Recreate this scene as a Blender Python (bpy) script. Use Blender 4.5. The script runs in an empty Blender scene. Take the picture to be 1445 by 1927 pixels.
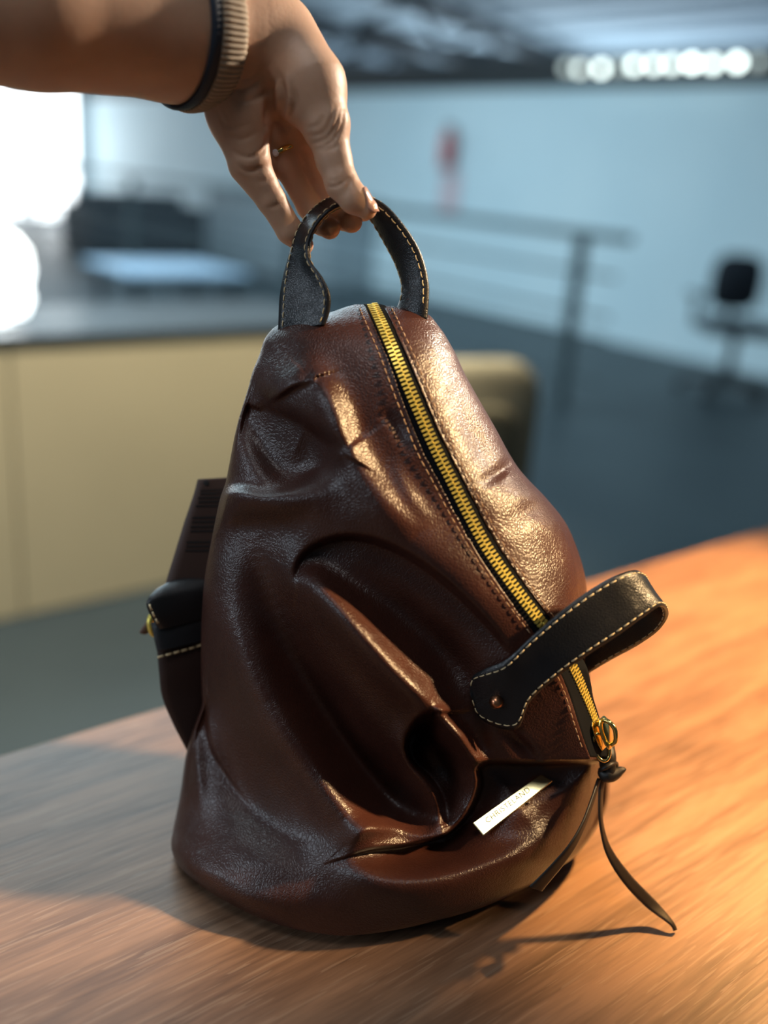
import bpy, math, random
import numpy as np
from mathutils import Vector, Matrix

random.seed(7)
rng = np.random.default_rng(7)
SC = bpy.context.scene
COL = SC.collection

# ------------------------------------------------------------------ camera
FPX, CX, CY = 1780.0, 722.5, 963.5
ROLL, PITCH = math.radians(4.7), math.radians(19.7)
CAM = np.array([0.0, 0.0, 1.22])
_h = np.array([1.0, 0, 0]); FW = np.array([0, math.cos(PITCH), -math.sin(PITCH)])
_w = np.array([0, math.sin(PITCH), math.cos(PITCH)])
RT = math.cos(ROLL)*_h + math.sin(ROLL)*_w
UP = -math.sin(ROLL)*_h + math.cos(ROLL)*_w
cam_d = bpy.data.cameras.new('camera'); cam = bpy.data.objects.new('camera', cam_d); COL.objects.link(cam)
cam.matrix_world = Matrix(((RT[0], UP[0], -FW[0], CAM[0]), (RT[1], UP[1], -FW[1], CAM[1]),
                           (RT[2], UP[2], -FW[2], CAM[2]), (0, 0, 0, 1)))
cam_d.sensor_fit = 'HORIZONTAL'; cam_d.sensor_width = 36.0; cam_d.lens = FPX/1445*36.0
cam_d.clip_start = 0.02; cam_d.clip_end = 200
cam_d.dof.use_dof = True; cam_d.dof.focus_distance = 0.605; cam_d.dof.aperture_fstop = 2.4
SC.camera = cam

# ------------------------------------------------------------------ light
wd = bpy.data.worlds.new('daylight'); SC.world = wd; wd.use_nodes = True
wd.node_tree.nodes['Background'].inputs[0].default_value = (0.56, 0.76, 1.0, 1)
wd.node_tree.nodes['Background'].inputs[1].default_value = 0.55
SC.view_settings.view_transform = 'Standard'; SC.view_settings.look = 'None'
SC.view_settings.gamma = 1.0; SC.view_settings.use_curve_mapping = False
SC.view_settings.exposure = 0.0

def area(name, loc, target, size, power, color, sy=None):
    l = bpy.data.lights.new(name, 'AREA'); l.energy = power; l.color = color; l.size = size
    if sy: l.shape = 'RECTANGLE'; l.size_y = sy
    else: l.shape = 'DISK'
    o = bpy.data.objects.new(name, l); COL.objects.link(o)
    o.location = loc
    o.rotation_euler = (Vector(target)-Vector(loc)).to_track_quat('-Z', 'Y').to_euler()
    return o
wl = bpy.data.lights.new('assumed_warm_lamp', 'SPOT'); wl.energy = 720; wl.color = (1.0, 0.53, 0.17); wl.spot_size = math.radians(36); wl.spot_blend = 0.6; wl.shadow_soft_size = 0.05  # assumed lamp out of view at right, inferred from warm light and shadows
wo = bpy.data.objects.new('assumed_warm_lamp', wl); COL.objects.link(wo); wo.location = (1.00, 1.22, 2.25)
wo.rotation_euler = (Vector((0.50, 0.90, 0.75))-wo.location).to_track_quat('-Z', 'Y').to_euler()
area('front_fill', (-0.17, -0.50, 3.3), (-0.17, -0.50, 0), 0.8, 13, (0.95, 0.97, 1.0), 0.8)  # added fill overhead, out of view; also gives the name bar its gleam
area('roof_fill', tuple(14*np.array([0.7715, 0.6362, 0])+13*np.array([-0.6362, 0.7715, 0])+np.array([0, 0, 0.6])), tuple(14*np.array([0.7715, 0.6362, 0])+13*np.array([-0.6362, 0.7715, 0])+np.array([0, 0, 4.0])), 7.0, 520, (0.72, 0.88, 1.0), 7.0)  # added light hidden behind the partition, brightens the roof from below
def spot(name, loc, target, power, color, deg, blend, r=0.05):
    l = bpy.data.lights.new(name, 'SPOT'); l.energy = power; l.color = color; l.spot_size = math.radians(deg); l.spot_blend = blend; l.shadow_soft_size = r
    o = bpy.data.objects.new(name, l); COL.objects.link(o); o.location = loc
    o.rotation_euler = (Vector(target)-Vector(loc)).to_track_quat('-Z', 'Y').to_euler(); return o
spot('cabinet_fill', (-0.60, 1.85, 2.9), (-0.72, 2.45, 0.3), 520, (1.0, 0.88, 0.66), 62, 0.5)  # added fill spot out of view, lifts the beige cabinet
spot('arm_fill', (1.5, 1.6, 2.0), (-0.17, 0.47, 1.26), 320, (1.0, 0.84, 0.66), 20, 0.8)  # added narrow beam for the arm and hand, no visible fixture
spot('bag_side_fill', (1.48, 0.50, 2.02), (0.06, 0.585, 1.005), 430, (1.0, 0.66, 0.32), 14.2, 0.6)  # extra unseen spot, added for warm highlights on the backpack
area('table_left_fill', (-0.9, 1.5, 3.3), (-0.8, 1.4, 0), 1.2, 30, (0.76, 0.92, 1.0), 1.2)  # added cool fill from above for the left of the table
area('window_daylight', (-3.75, -1.55, 2.2), (-0.05, 0.55, 1.0), 3.0, 80, (0.74, 0.87, 1.0), 1.0)  # added for cool sheen on the backpack; window only assumed, left wall is solid
# assumed overhead light out of view, added to brighten the hall's pale wall
area('assumed_hall_light', (-2.98, 5.97, 3.36), (-2.98, 5.97, 0), 5.0, 470, (0.68, 0.90, 1.0), 5.0)

# ------------------------------------------------------------------ helpers
def PT(x, y, z):
    x, y, z = (np.asarray(v, float) for v in (x, y, z))
    return CAM + z[..., None]*(FW + ((x-CX)/FPX)[..., None]*RT - ((y-CY)/FPX)[..., None]*UP)
def proj(P):
    d = np.asarray(P)-CAM; z = d@FW
    return CX+FPX*(d@RT)/z, CY-FPX*(d@UP)/z, z
TABLE_Z = 0.75
def table_depth(x, y):
    dz = FW[2] + (x-CX)/FPX*RT[2] - (y-CY)/FPX*UP[2]
    return (TABLE_Z-CAM[2])/np.minimum(dz, -1e-3)
def catmull(pts, n):
    p = np.asarray(pts, float)
    if len(p) < 3:
        t = np.linspace(0, 1, n)[:, None]; return p[0]*(1-t)+p[-1]*t
    q = np.vstack([2*p[0]-p[1], p, 2*p[-1]-p[-2]])
    seg = np.linalg.norm(np.diff(p[:, :2], axis=0), axis=1)**0.5
    seg = np.maximum(seg, 1e-6)
    T = np.concatenate([[0], np.cumsum(seg)]); u = np.linspace(0, T[-1], n)
    # monotone-ish: Hermite with finite-difference tangents
    m = np.zeros_like(p)
    m[1:-1] = ((p[1:-1]-p[:-2])/seg[:-1, None]*seg[1:, None] + (p[2:]-p[1:-1])/seg[1:, None]*seg[:-1, None])/(seg[:-1]+seg[1:])[:, None]
    m[0] = (p[1]-p[0])/seg[0]; m[-1] = (p[-1]-p[-2])/seg[-1]
    i = np.clip(np.searchsorted(T, u, side='right')-1, 0, len(seg)-1)
    h = seg[i]; s = ((u-T[i])/h)[:, None]; h = h[:, None]
    return ((2*s**3-3*s**2+1)*p[i] + (s**3-2*s**2+s)*h*m[i] + (-2*s**3+3*s**2)*p[i+1] + (s**3-s**2)*h*m[i+1])

def mesh_obj(name, verts, faces, m=None, parent=None, smooth=True):
    me = bpy.data.meshes.new(name)
    me.from_pydata([tuple(v) for v in np.asarray(verts, float).tolist()], [], faces if isinstance(faces, list) else faces.tolist())
    if smooth: me.polygons.foreach_set('use_smooth', [True]*len(me.polygons))
    me.update()
    if m is not None: me.materials.append(m)
    o = bpy.data.objects.new(name, me); COL.objects.link(o)
    if parent is not None: o.parent = parent
    return o
def tag(o, label=None, cat=None, group=None, kind=None):
    if label: o['label'] = label
    if cat: o['category'] = cat
    if group: o['group'] = group
    if kind: o['kind'] = kind
    return o
def empty(name, label=None, cat=None, group=None):
    o = bpy.data.objects.new(name, None); COL.objects.link(o); o.empty_display_size = 0.05
    return tag(o, label, cat, group)
def grid_faces(n, m, wrap=False):
    i = np.arange(n-1)[:, None]; j = np.arange(m if wrap else m-1)[None]
    a = i*m+j; b = i*m+(j+1) % m; c = (i+1)*m+(j+1) % m; d = (i+1)*m+j
    return np.stack([a, b, c, d], -1).reshape(-1, 4)
class MB:
    def __init__(s): s.v = []; s.f = []; s.n = 0
    def add(s, v, f):
        v = np.asarray(v, float); s.v.append(v)
        s.f += [[k+s.n for k in q] for q in (f if isinstance(f, list) else f.tolist())]; s.n += len(v)
    def box(s, c, ax, ay, az):
        c, ax, ay, az = (np.asarray(q, float) for q in (c, ax, ay, az))
        v = [c+i*ax+j*ay+k*az for k in (-1, 1) for j in (-1, 1) for i in (-1, 1)]
        s.add(v, [[0, 2, 3, 1], [4, 5, 7, 6], [0, 1, 5, 4], [2, 6, 7, 3], [0, 4, 6, 2], [1, 3, 7, 5]])
    def tube(s, pts, r, n=10, cap=True):
        p = np.asarray(pts, float); r = np.broadcast_to(np.asarray(r, float), (len(p),))
        t = np.gradient(p, axis=0); t /= np.linalg.norm(t, axis=1)[:, None]
        ref = np.array([0.3, 0.2, 1.0]) if abs(t[0][2]) < 0.9 else np.array([1.0, 0.2, 0.1])
        V = []
        u = np.cross(t[0], ref); u /= np.linalg.norm(u)
        for k in range(len(p)):
            u = u-t[k]*(u@t[k]); u /= np.linalg.norm(u); w = np.cross(t[k], u)
            an = np.arange(n)*2*math.pi/n
            V.append(p[k]+r[k]*(np.cos(an)[:, None]*u+np.sin(an)[:, None]*w))
        F = grid_faces(len(p), n, True).tolist()
        V = np.vstack(V)
        if cap: F += [list(range(n))[::-1], list(range((len(p)-1)*n, len(p)*n))]
        s.add(V, F)
    def lathe(s, c, axis, prof, n=24):
        axis = np.asarray(axis, float); axis = axis/np.linalg.norm(axis)
        u = np.cross(axis, [0.31, 0.77, 0.2]); u /= np.linalg.norm(u); w = np.cross(axis, u)
        an = np.arange(n)*2*math.pi/n
        V = [np.asarray(c)+h*axis+max(r, 1e-5)*(np.cos(an)[:, None]*u+np.sin(an)[:, None]*w) for r, h in prof]
        s.add(np.vstack(V), grid_faces(len(prof), n, True).tolist()+[list(range(n))[::-1], list(range((len(prof)-1)*n, len(prof)*n))])
    def build(s, name, m, parent=None, smooth=False):
        return mesh_obj(name, np.vstack(s.v), s.f, m, parent, smooth)
def bevel(o, w, seg=2):
    b = o.modifiers.new('bevel', 'BEVEL'); b.width = w; b.segments = seg; b.limit_method = 'ANGLE'
    return o

# ------------------------------------------------------------------ materials
def mat(name, color=(0.5, 0.5, 0.5), rough=0.5, metal=0.0, spec=0.5, **kw):
    m = bpy.data.materials.new(name); m.use_nodes = True
    b = m.node_tree.nodes['Principled BSDF']
    b.inputs['Base Color'].default_value = (*color, 1); b.inputs['Roughness'].default_value = rough
    b.inputs['Metallic'].default_value = metal; b.inputs['Specular IOR Level'].default_value = spec
    for k, v in kw.items(): b.inputs[k.replace('_', ' ')].default_value = v
    return m, m.node_tree.nodes, m.node_tree.links, b
def noise_color(m, n, l, b, c1, c2, scale, vec='Object', detail=4, stretch=(1, 1, 1), rot=0.0):
    tc = n.new('ShaderNodeTexCoord'); mp = n.new('ShaderNodeMapping'); mp.inputs['Scale'].default_value = stretch
    mp.inputs['Rotation'].default_value = (0, 0, rot)
    t = n.new('ShaderNodeTexNoise'); t.inputs['Scale'].default_value = scale; t.inputs['Detail'].default_value = detail
    r = n.new('ShaderNodeValToRGB'); r.color_ramp.elements[0].color = (*c1, 1); r.color_ramp.elements[1].color = (*c2, 1)
    r.color_ramp.elements[0].position = 0.35; r.color_ramp.elements[1].position = 0.65
    l.new(tc.outputs[vec], mp.inputs[0]); l.new(mp.outputs[0], t.inputs['Vector']); l.new(t.outputs['Fac'], r.inputs[0])
    l.new(r.outputs[0], b.inputs['Base Color'])
    return mp, t, r
def leather(name, c1, c2, rough, scale=460, depth=0.25, bump=0.38, spec=0.5):
    m, n, l, b = mat(name, c1, rough, spec=spec)
    mp, t, r = noise_color(m, n, l, b, c1, c2, 28, detail=6)
    vo = n.new('ShaderNodeTexVoronoi'); vo.feature = 'DISTANCE_TO_EDGE'; vo.inputs['Scale'].default_value = scale
    nz = n.new('ShaderNodeTexNoise'); nz.inputs['Scale'].default_value = 60; nz.inputs['Detail'].default_value = 5
    mx = n.new('ShaderNodeVectorMath'); mx.operation = 'SCALE'; mx.inputs['Scale'].default_value = 0.012
    ad = n.new('ShaderNodeVectorMath'); ad.operation = 'ADD'
    l.new(mp.outputs[0], nz.inputs['Vector']); l.new(nz.outputs['Color'], mx.inputs[0])
    l.new(mp.outputs[0], ad.inputs[0]); l.new(mx.outputs[0], ad.inputs[1]); l.new(ad.outputs[0], vo.inputs['Vector'])
    cr = n.new('ShaderNodeValToRGB'); cr.color_ramp.elements[0].position = 0.0; cr.color_ramp.elements[1].position = depth
    l.new(vo.outputs['Distance'], cr.inputs[0])
    n2 = n.new('ShaderNodeTexNoise'); n2.inputs['Scale'].default_value = 1400; n2.inputs['Detail'].default_value = 2
    l.new(mp.outputs[0], n2.inputs['Vector'])
    mm = n.new('ShaderNodeMath'); mm.operation = 'MULTIPLY_ADD'; mm.inputs[1].default_value = 0.35
    l.new(n2.outputs['Fac'], mm.inputs[0]); l.new(cr.outputs[0], mm.inputs[2])
    bp = n.new('ShaderNodeBump'); bp.inputs['Strength'].default_value = bump; bp.inputs['Distance'].default_value = 0.0003
    l.new(mm.outputs[0], bp.inputs['Height']); l.new(bp.outputs[0], b.inputs['Normal'])
    return m
M = {}
M['brown'] = leather('brown_leather', (0.035, 0.0105, 0.0066), (0.050, 0.0155, 0.0095), 0.36, spec=0.5)
M['black'] = leather('black_leather', (0.006, 0.0065, 0.008), (0.010, 0.010, 0.012), 0.36, scale=700, depth=0.3, bump=0.3)
M['brownstrap'] = leather('strap_leather', (0.022, 0.010, 0.0075), (0.030, 0.013, 0.010), 0.5, bump=0.15)
M['cord'] = leather('cord_leather', (0.012, 0.0095, 0.008), (0.018, 0.0145, 0.0115), 0.45, scale=900, bump=0.12)
M['edge'] = mat('cut_edge', (0.11, 0.06, 0.04), 0.7)[0]
M['thread'] = mat('cream_thread', (0.62, 0.48, 0.27), 0.7)[0]
M['thread_brown'] = mat('tan_thread', (0.36, 0.22, 0.12), 0.7)[0]
M['tape'] = mat('zipper_cloth', (0.004, 0.0045, 0.006), 0.9, 0.0, 0.1)[0]
M['brass'] = mat('brass', (0.95, 0.74, 0.16), 0.36, 0.72)[0]
M['gold'] = mat('polished_gold', (0.95, 0.72, 0.25), 0.14, 1.0)[0]
M['goldplate'] = mat('brushed_gold', (0.92, 0.78, 0.40), 0.22, 1.0)[0]
M['etch'] = mat('etched_gold', (0.16, 0.14, 0.03), 0.9, 0.0, 0.05)[0]
M['copper'] = mat('copper_rivet', (0.55, 0.25, 0.13), 0.3, 1.0)[0]
M['diamond'] = mat('clear_stone', (0.95, 0.95, 0.95), 0.05, 0.0, 1.0)[0]

def skin_mat():
    m, n, l, b = mat('skin', (0.5, 0.25, 0.14), 0.48, spec=0.4)
    mp, t, r = noise_color(m, n, l, b, (0.58, 0.34, 0.22), (0.65, 0.395, 0.26), 35, detail=5)
    b.inputs['Subsurface Weight'].default_value = 0.18
    b.inputs['Subsurface Radius'].default_value = (0.01, 0.004, 0.002)
    b.inputs['Subsurface Scale'].default_value = 0.35
    nz = n.new('ShaderNodeTexNoise'); nz.inputs['Scale'].default_value = 420; nz.inputs['Detail'].default_value = 3
    l.new(mp.outputs[0], nz.inputs['Vector'])
    bp = n.new('ShaderNodeBump'); bp.inputs['Strength'].default_value = 0.3; bp.inputs['Distance'].default_value = 0.0005
    l.new(nz.outputs['Fac'], bp.inputs['Height']); l.new(bp.outputs[0], b.inputs['Normal'])
    return m
M['skin'] = skin_mat()
M['nail'] = mat('fingernail', (0.66, 0.36, 0.26), 0.22)[0]

E1 = np.array([0.7715, 0.6362, 0.0]); E2 = np.array([-0.6362, 0.7715, 0.0]); EZ = np.array([0, 0, 1.0])
YAW = math.atan2(E1[1], E1[0])
def room(a, b, z=0.0): return a*E1+b*E2+z*EZ

def wood_mat():
    m, n, l, b = mat('brown_wood_top', (0.2, 0.08, 0.03), 0.40, spec=0.4)
    tc = n.new('ShaderNodeTexCoord')
    rot = n.new('ShaderNodeMapping'); rot.inputs['Rotation'].default_value = (0, 0, 0)
    rot.vector_type = 'POINT'
    l.new(tc.outputs['Object'], rot.inputs[0])
    def tex(scale, stretch, detail, dist=0.0):
        mp = n.new('ShaderNodeMapping'); mp.inputs['Scale'].default_value = stretch
        t = n.new('ShaderNodeTexNoise'); t.inputs['Scale'].default_value = scale; t.inputs['Detail'].default_value = detail
        t.inputs['Distortion'].default_value = dist
        l.new(rot.outputs[0], mp.inputs[0]); l.new(mp.outputs[0], t.inputs['Vector']); return t
    big = tex(3.0, (0.5, 5, 1), 6, 1.6); fine = tex(60, (0.25, 4.0, 1), 4, 0.5); pore = tex(110, (0.22, 5, 1), 1)
    r = n.new('ShaderNodeValToRGB')
    r.color_ramp.elements[0].position = 0.36; r.color_ramp.elements[0].color = (0.085, 0.044, 0.025, 1)
    r.color_ramp.elements[1].position = 0.64; r.color_ramp.elements[1].color = (0.245, 0.138, 0.082, 1)
    mx = n.new('ShaderNodeMath'); mx.operation = 'MULTIPLY_ADD'; mx.inputs[1].default_value = 0.62
    m2 = n.new('ShaderNodeMath'); m2.operation = 'MULTIPLY'; m2.inputs[1].default_value = 0.42
    l.new(fine.outputs['Fac'], m2.inputs[0]); l.new(big.outputs['Fac'], mx.inputs[0]); l.new(m2.outputs[0], mx.inputs[2])
    l.new(mx.outputs[0], r.inputs[0])
    pr = n.new('ShaderNodeValToRGB'); pr.color_ramp.elements[0].position = 0.62; pr.color_ramp.elements[1].position = 0.64
    pr.color_ramp.elements[0].color = (0, 0, 0, 1); pr.color_ramp.elements[1].color = (0.28, 0.28, 0.28, 1)
    l.new(pore.outputs['Fac'], pr.inputs[0])
    mix = n.new('ShaderNodeMix'); mix.data_type = 'RGBA'
    l.new(pr.outputs[0], mix.inputs['Factor']); l.new(r.outputs[0], mix.inputs[6]); mix.inputs[7].default_value = (0.33, 0.23, 0.16, 1)
    l.new(mix.outputs[2], b.inputs['Base Color'])
    bp = n.new('ShaderNodeBump'); bp.inputs['Strength'].default_value = 0.3; bp.inputs['Distance'].default_value = 0.0005
    l.new(fine.outputs['Fac'], bp.inputs['Height']); l.new(bp.outputs[0], b.inputs['Normal'])
    return m
M['wood'] = wood_mat()
M['steel_dark'] = mat('dark_steel', (0.03, 0.035, 0.04), 0.45, 0.6)[0]
def plain(name, c1, c2, rough, scale=3.0, **k):
    m, n, l, b = mat(name, c1, rough, **k); noise_color(m, n, l, b, c1, c2, scale); return m
M['floor'] = plain('dark_floor', (0.021, 0.034, 0.042), (0.028, 0.043, 0.051), 0.5, 2)
M['wall'] = plain('pale_wall', (0.58, 0.73, 0.80), (0.64, 0.78, 0.84), 0.7, 1)
M['roof'] = plain('blue_grey_roof', (0.42, 0.52, 0.58), (0.50, 0.60, 0.66), 0.6, 1.5)
M['beam'] = mat('dark_beam', (0.018, 0.024, 0.028), 0.6)[0]
M['rail'] = mat('grey_rail', (0.06, 0.085, 0.095), 0.5)[0]
M['beige'] = plain('beige_laminate', (0.50, 0.43, 0.28), (0.54, 0.465, 0.305), 0.6, 1.5)
M['darktop'] = mat('dark_counter', (0.03, 0.04, 0.05), 0.25)[0]
M['mesh'] = mat('dark_mesh_fabric', (0.012, 0.018, 0.028), 0.8)[0]
M['plastic'] = mat('black_plastic', (0.02, 0.022, 0.025), 0.45)[0]
M['tan'] = plain('tan_upholstery', (0.30, 0.26, 0.165), (0.35, 0.30, 0.195), 0.7, 20)
M['olive'] = plain('olive_pad', (0.13, 0.11, 0.065), (0.16, 0.135, 0.08), 0.8, 20)
M['red'] = mat('red_enamel', (0.55, 0.10, 0.10), 0.35)[0]
M['pink'] = mat('faded_placard', (0.62, 0.46, 0.50), 0.6)[0]
M['white'] = mat('white_paint', (0.75, 0.77, 0.78), 0.5)[0]
def emit(name, c, s):
    m, n, l, b = mat(name, c, 0.4); b.inputs['Emission Color'].default_value = (*c, 1); b.inputs['Emission Strength'].default_value = s; return m

# ------------------------------------------------------------------ setting
def slab(name, a0, a1, b0, b1, z0, z1, m, parent=None, kind='structure'):
    mb = MB(); mb.box(room((a0+a1)/2, (b0+b1)/2, (z0+z1)/2), E1*(a1-a0)/2, E2*(b1-b0)/2, EZ*(z1-z0)/2)
    o = mb.build(name, m, parent)
    if kind: o['kind'] = kind
    return o
BEND = 16.8
slab('floor', -4.0, 12.0, -3.0, BEND+0.2, -0.12, 0.0, M['floor'])
slab('wall_right', 6.66, 6.80, -3.0, BEND, 0.0, 2.02, M['wall'])
slab('trim_1', 6.64, 6.90, -3.0, BEND, 2.02, 2.27, M['beam'])
slab('ceiling', -4.0, 26.0, -1.6, BEND+12, 3.42, 3.48, M['roof'])
slab('wall_left', -4.16, -4.0, -1.6, BEND+0.16, 0.0, 3.42, mat('grey_side_wall', (0.16, 0.18, 0.20), 0.8)[0])
slab('wall_back', -4.0, 6.8, -1.6, -1.5, 0.0, 3.42, M['beam'])
roof_ribs = MB()
for k in range(30):
    a = -3.5+k*1.0
    roof_ribs.box(room(a, (1.6+BEND+12)/2, 3.40), E1*0.05, E2*(BEND+10.4)/2, EZ*0.03)
roof_ribs.build('trim_2', M['roof'])['kind'] = 'structure'
# roof trusses seen above the partition
for k, (a0, b0, a1, b1) in enumerate([(7.5, 14.5, 17.0, 11.0), (7.0, 9.6, 14.0, 12.4), (7.2, 16.5, 20.0, 17.5), (7.0, 12.2, 15.0, 16.5)]):
    P0, P1 = room(a0, b0, 3.2), room(a1, b1, 3.2); d = P1-P0; L = np.linalg.norm(d); d /= L; s = np.cross(EZ, d)
    t = MB(); t.box((P0+P1)/2, d*L/2, s*0.10, EZ*0.09)
    t.box((P0+P1)/2-EZ*0.45, d*L/2, s*0.07, EZ*0.06)
    nn = int(L/1.0)
    for q in range(nn):
        c0 = P0+d*(q*L/nn); c1 = P0+d*((q+1)*L/nn)
        A, B = (c0, c1-EZ*0.45) if q % 2 else (c0-EZ*0.45, c1)
        t.tube([A, B], 0.035, 6)
    t.build('trim_%d' % (3+k), M['beam'])['kind'] = 'structure'
# end wall with tall bright windows
slab('wall_end', -4.0, 2.5, BEND, BEND+0.16, 0.0, 3.42, M['wall'])
slab('wall_end_right', 6.5, 6.8, BEND, BEND+0.16, 0.0, 3.42, M['wall'])
slab('wall_end_top', 2.5, 6.5, BEND, BEND+0.16, 2.35, 3.42, M['wall'])
M['glow'] = emit('daylit_pane', (0.93, 0.98, 1.0), 5.0)
for k in range(4):
    a0 = 2.5+k*1.0
    fr = MB()
    for (c, w, h) in [((a0+0.04, 1.175), 0.04, 1.175), ((a0+0.96, 1.175), 0.04, 1.175), ((a0+0.5, 0.04), 0.42, 0.04), ((a0+0.5, 2.31), 0.42, 0.04), ((a0+0.5, 0.95), 0.42, 0.03)]:
        fr.box(room(c[0], BEND+0.06, c[1]), E1*w, E2*0.05, EZ*h)
    fo = fr.build('window_%d' % (k+1), M['white']); fo['kind'] = 'structure'
    for z0, z1 in ((0.08, 0.92), (0.98, 2.27)):
        slab('pane', a0+0.08, a0+0.92, BEND+0.055, BEND+0.065, z0, z1, M['glow'], fo, kind=None)
# --- table
tb = empty('table', 'reddish brown wood table with a striped grain carrying the leather backpack', 'table')
TX0, TX1, TY0, TY1 = -1.15, 2.3, -0.16, 0.69
def local_box(name, c, h, m, parent, w=0.004):
    mb = MB(); mb.box(c, [h[0], 0, 0], [0, h[1], 0], [0, 0, h[2]]); o = mb.build(name, m, parent)
    return bevel(o, w) if w else o
tb.rotation_euler = (0, 0, YAW)
local_box('tabletop', [(TX0+TX1)/2, (TY0+TY1)/2, TABLE_Z-0.0125], [(TX1-TX0)/2, (TY1-TY0)/2, 0.0125], M['wood'], tb, 0.002)
for x in (TX0+0.08, TX1-0.08):
    for y in (TY0+0.07, TY1-0.07):
        local_box('leg', [x, y, (TABLE_Z-0.025)/2], [0.03, 0.03, (TABLE_Z-0.025)/2], M['steel_dark'], tb)

# --- beige low cabinet
cb = empty('low_cabinet', 'low beige cabinet with flat door panels standing behind the table on the left', 'cabinet')
A0, A1, B0, B1 = -1.3, 1.75, 2.40, 2.86
slab('carcass', A0, A1, B0+0.02, B1, 0.0, 0.745, M['beige'], cb, None)
slab('countertop', A0-0.01, A1+0.01, B0-0.005, B1+0.01, 0.745, 0.77, M['darktop'], cb, None)
npan = 3
for k in range(npan):
    w = (A1-A0)/npan
    bevel(slab('door', A0+k*w+0.003, A0+(k+1)*w-0.003, B0, B0+0.02, 0.005, 0.742, M['beige'], cb, None), 0.002)

# --- lit lamp at the left end of the cabinet
lp = empty('table_lamp', 'glowing white frosted glass lamp on the left end of the beige cabinet', 'lamp')
lc = room(0.755, 2.56, 0.77)
b = MB(); b.lathe(lc, EZ, [(0.05, 0), (0.055, 0.006), (0.02, 0.014), (0.014, 0.02)], 24); b.build('base', M['white'], lp, True)
M['lampglass'] = emit('lit_frosted_glass', (0.93, 0.99, 1.0), 4.0)
b = MB(); b.lathe(lc, EZ, [(0.02, 0.016), (0.075, 0.03), (0.092, 0.07), (0.085, 0.10), (0.095, 0.14), (0.088, 0.19), (0.06, 0.225), (0.02, 0.24)], 28); b.build('glass_shade', M['lampglass'], lp, True)

# --- tan chair just beyond the table
def chair_shell():
    r = empty('upholstered_chair', 'tan chair with a rounded padded back standing beyond the table behind the backpack', 'chair')
    cpos = room(1.54, 1.62, -0.05)
    ang = YAW-0.25
    ex = np.array([math.cos(ang), math.sin(ang), 0]); ey = np.array([-math.sin(ang), math.cos(ang), 0])
    def rr(w, h, rad, n=8):
        p = []
        for (sx, sz, a0) in ((1, 1, 0), (-1, 1, 90), (-1, -1, 180), (1, -1, 270)):
            for q in range(n+1):
                an = math.radians(a0+90*q/n); p.append((sx*(w-rad)+rad*math.cos(an), sz*(h-rad)+rad*math.sin(an)))
        return p
    def pad(name, w, h, rad, c, t, m):
        P = np.array(rr(w, h, rad)); k = len(P); V = []
        for (s, d) in ((0.90, -t), (0.98, -t*0.7), (1.0, 0), (0.98, t*0.7), (0.90, t)):
            for (u, v) in P*s: V.append(c+ex*u+EZ*v+ey*(d+0.5*u*u))
        F = grid_faces(5, k, True).tolist()+[list(range(k))[::-1], list(range(4*k, 5*k))]
        return mesh_obj(name, V, F, m, r)
    pad('backrest', 0.235, 0.27, 0.11, cpos+EZ*0.60, 0.035, M['tan'])
    pad('back_pad', 0.165, 0.18, 0.08, cpos+EZ*0.585-ey*0.036, 0.012, M['olive'])
    s = MB(); s.box(cpos+ey*0.24+EZ*0.43, ex*0.23, ey*0.22, EZ*0.04); bevel(s.build('seat', M['tan'], r), 0.03, 4)
    for sx in (-1, 1):
        for sy in (0.06, 0.40):
            l = MB(); l.tube([cpos+ex*sx*0.19+ey*sy+EZ*0.40, cpos+EZ*0.05+ex*sx*0.21+ey*sy], 0.013, 10); l.build('leg', M['steel_dark'], r, True)
    for sx in (-1, 1):
        l = MB(); l.tube([cpos+ex*sx*0.19+ey*0.06+EZ*0.40, cpos+ex*sx*0.15+ey*0.01+EZ*0.5], 0.012, 8); l.build('back_support', M['steel_dark'], r, True)
chair_shell()

# --- railing
rl = empty('guard_railing', 'grey metal guard railing with posts and horizontal bars before the pale wall', 'railing')
RA = 4.25
def railbar(name, b0, b1, z, hw, hh):
    mb = MB(); mb.box(room(RA, (b0+b1)/2, z), E1*hw, E2*(b1-b0)/2, EZ*hh); return mb.build(name, M['rail'], rl)
railbar('top_rail', 3.30, 12.6, 0.985, 0.035, 0.022)
for z in (0.78, 0.56, 0.44, 0.20): railbar('bar', 3.35, 12.55, z, 0.010, 0.010)
for b in (3.62, 6.6, 9.6, 12.5):
    mb = MB(); mb.box(room(RA, b, 0.482), E1*0.028, E2*0.028, EZ*0.482); mb.build('post', M['rail'], rl)
    mb = MB(); mb.box(room(RA, b, 0.006), E1*0.06, E2*0.06, EZ*0.006); mb.build('foot_plate', M['rail'], rl)

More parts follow.
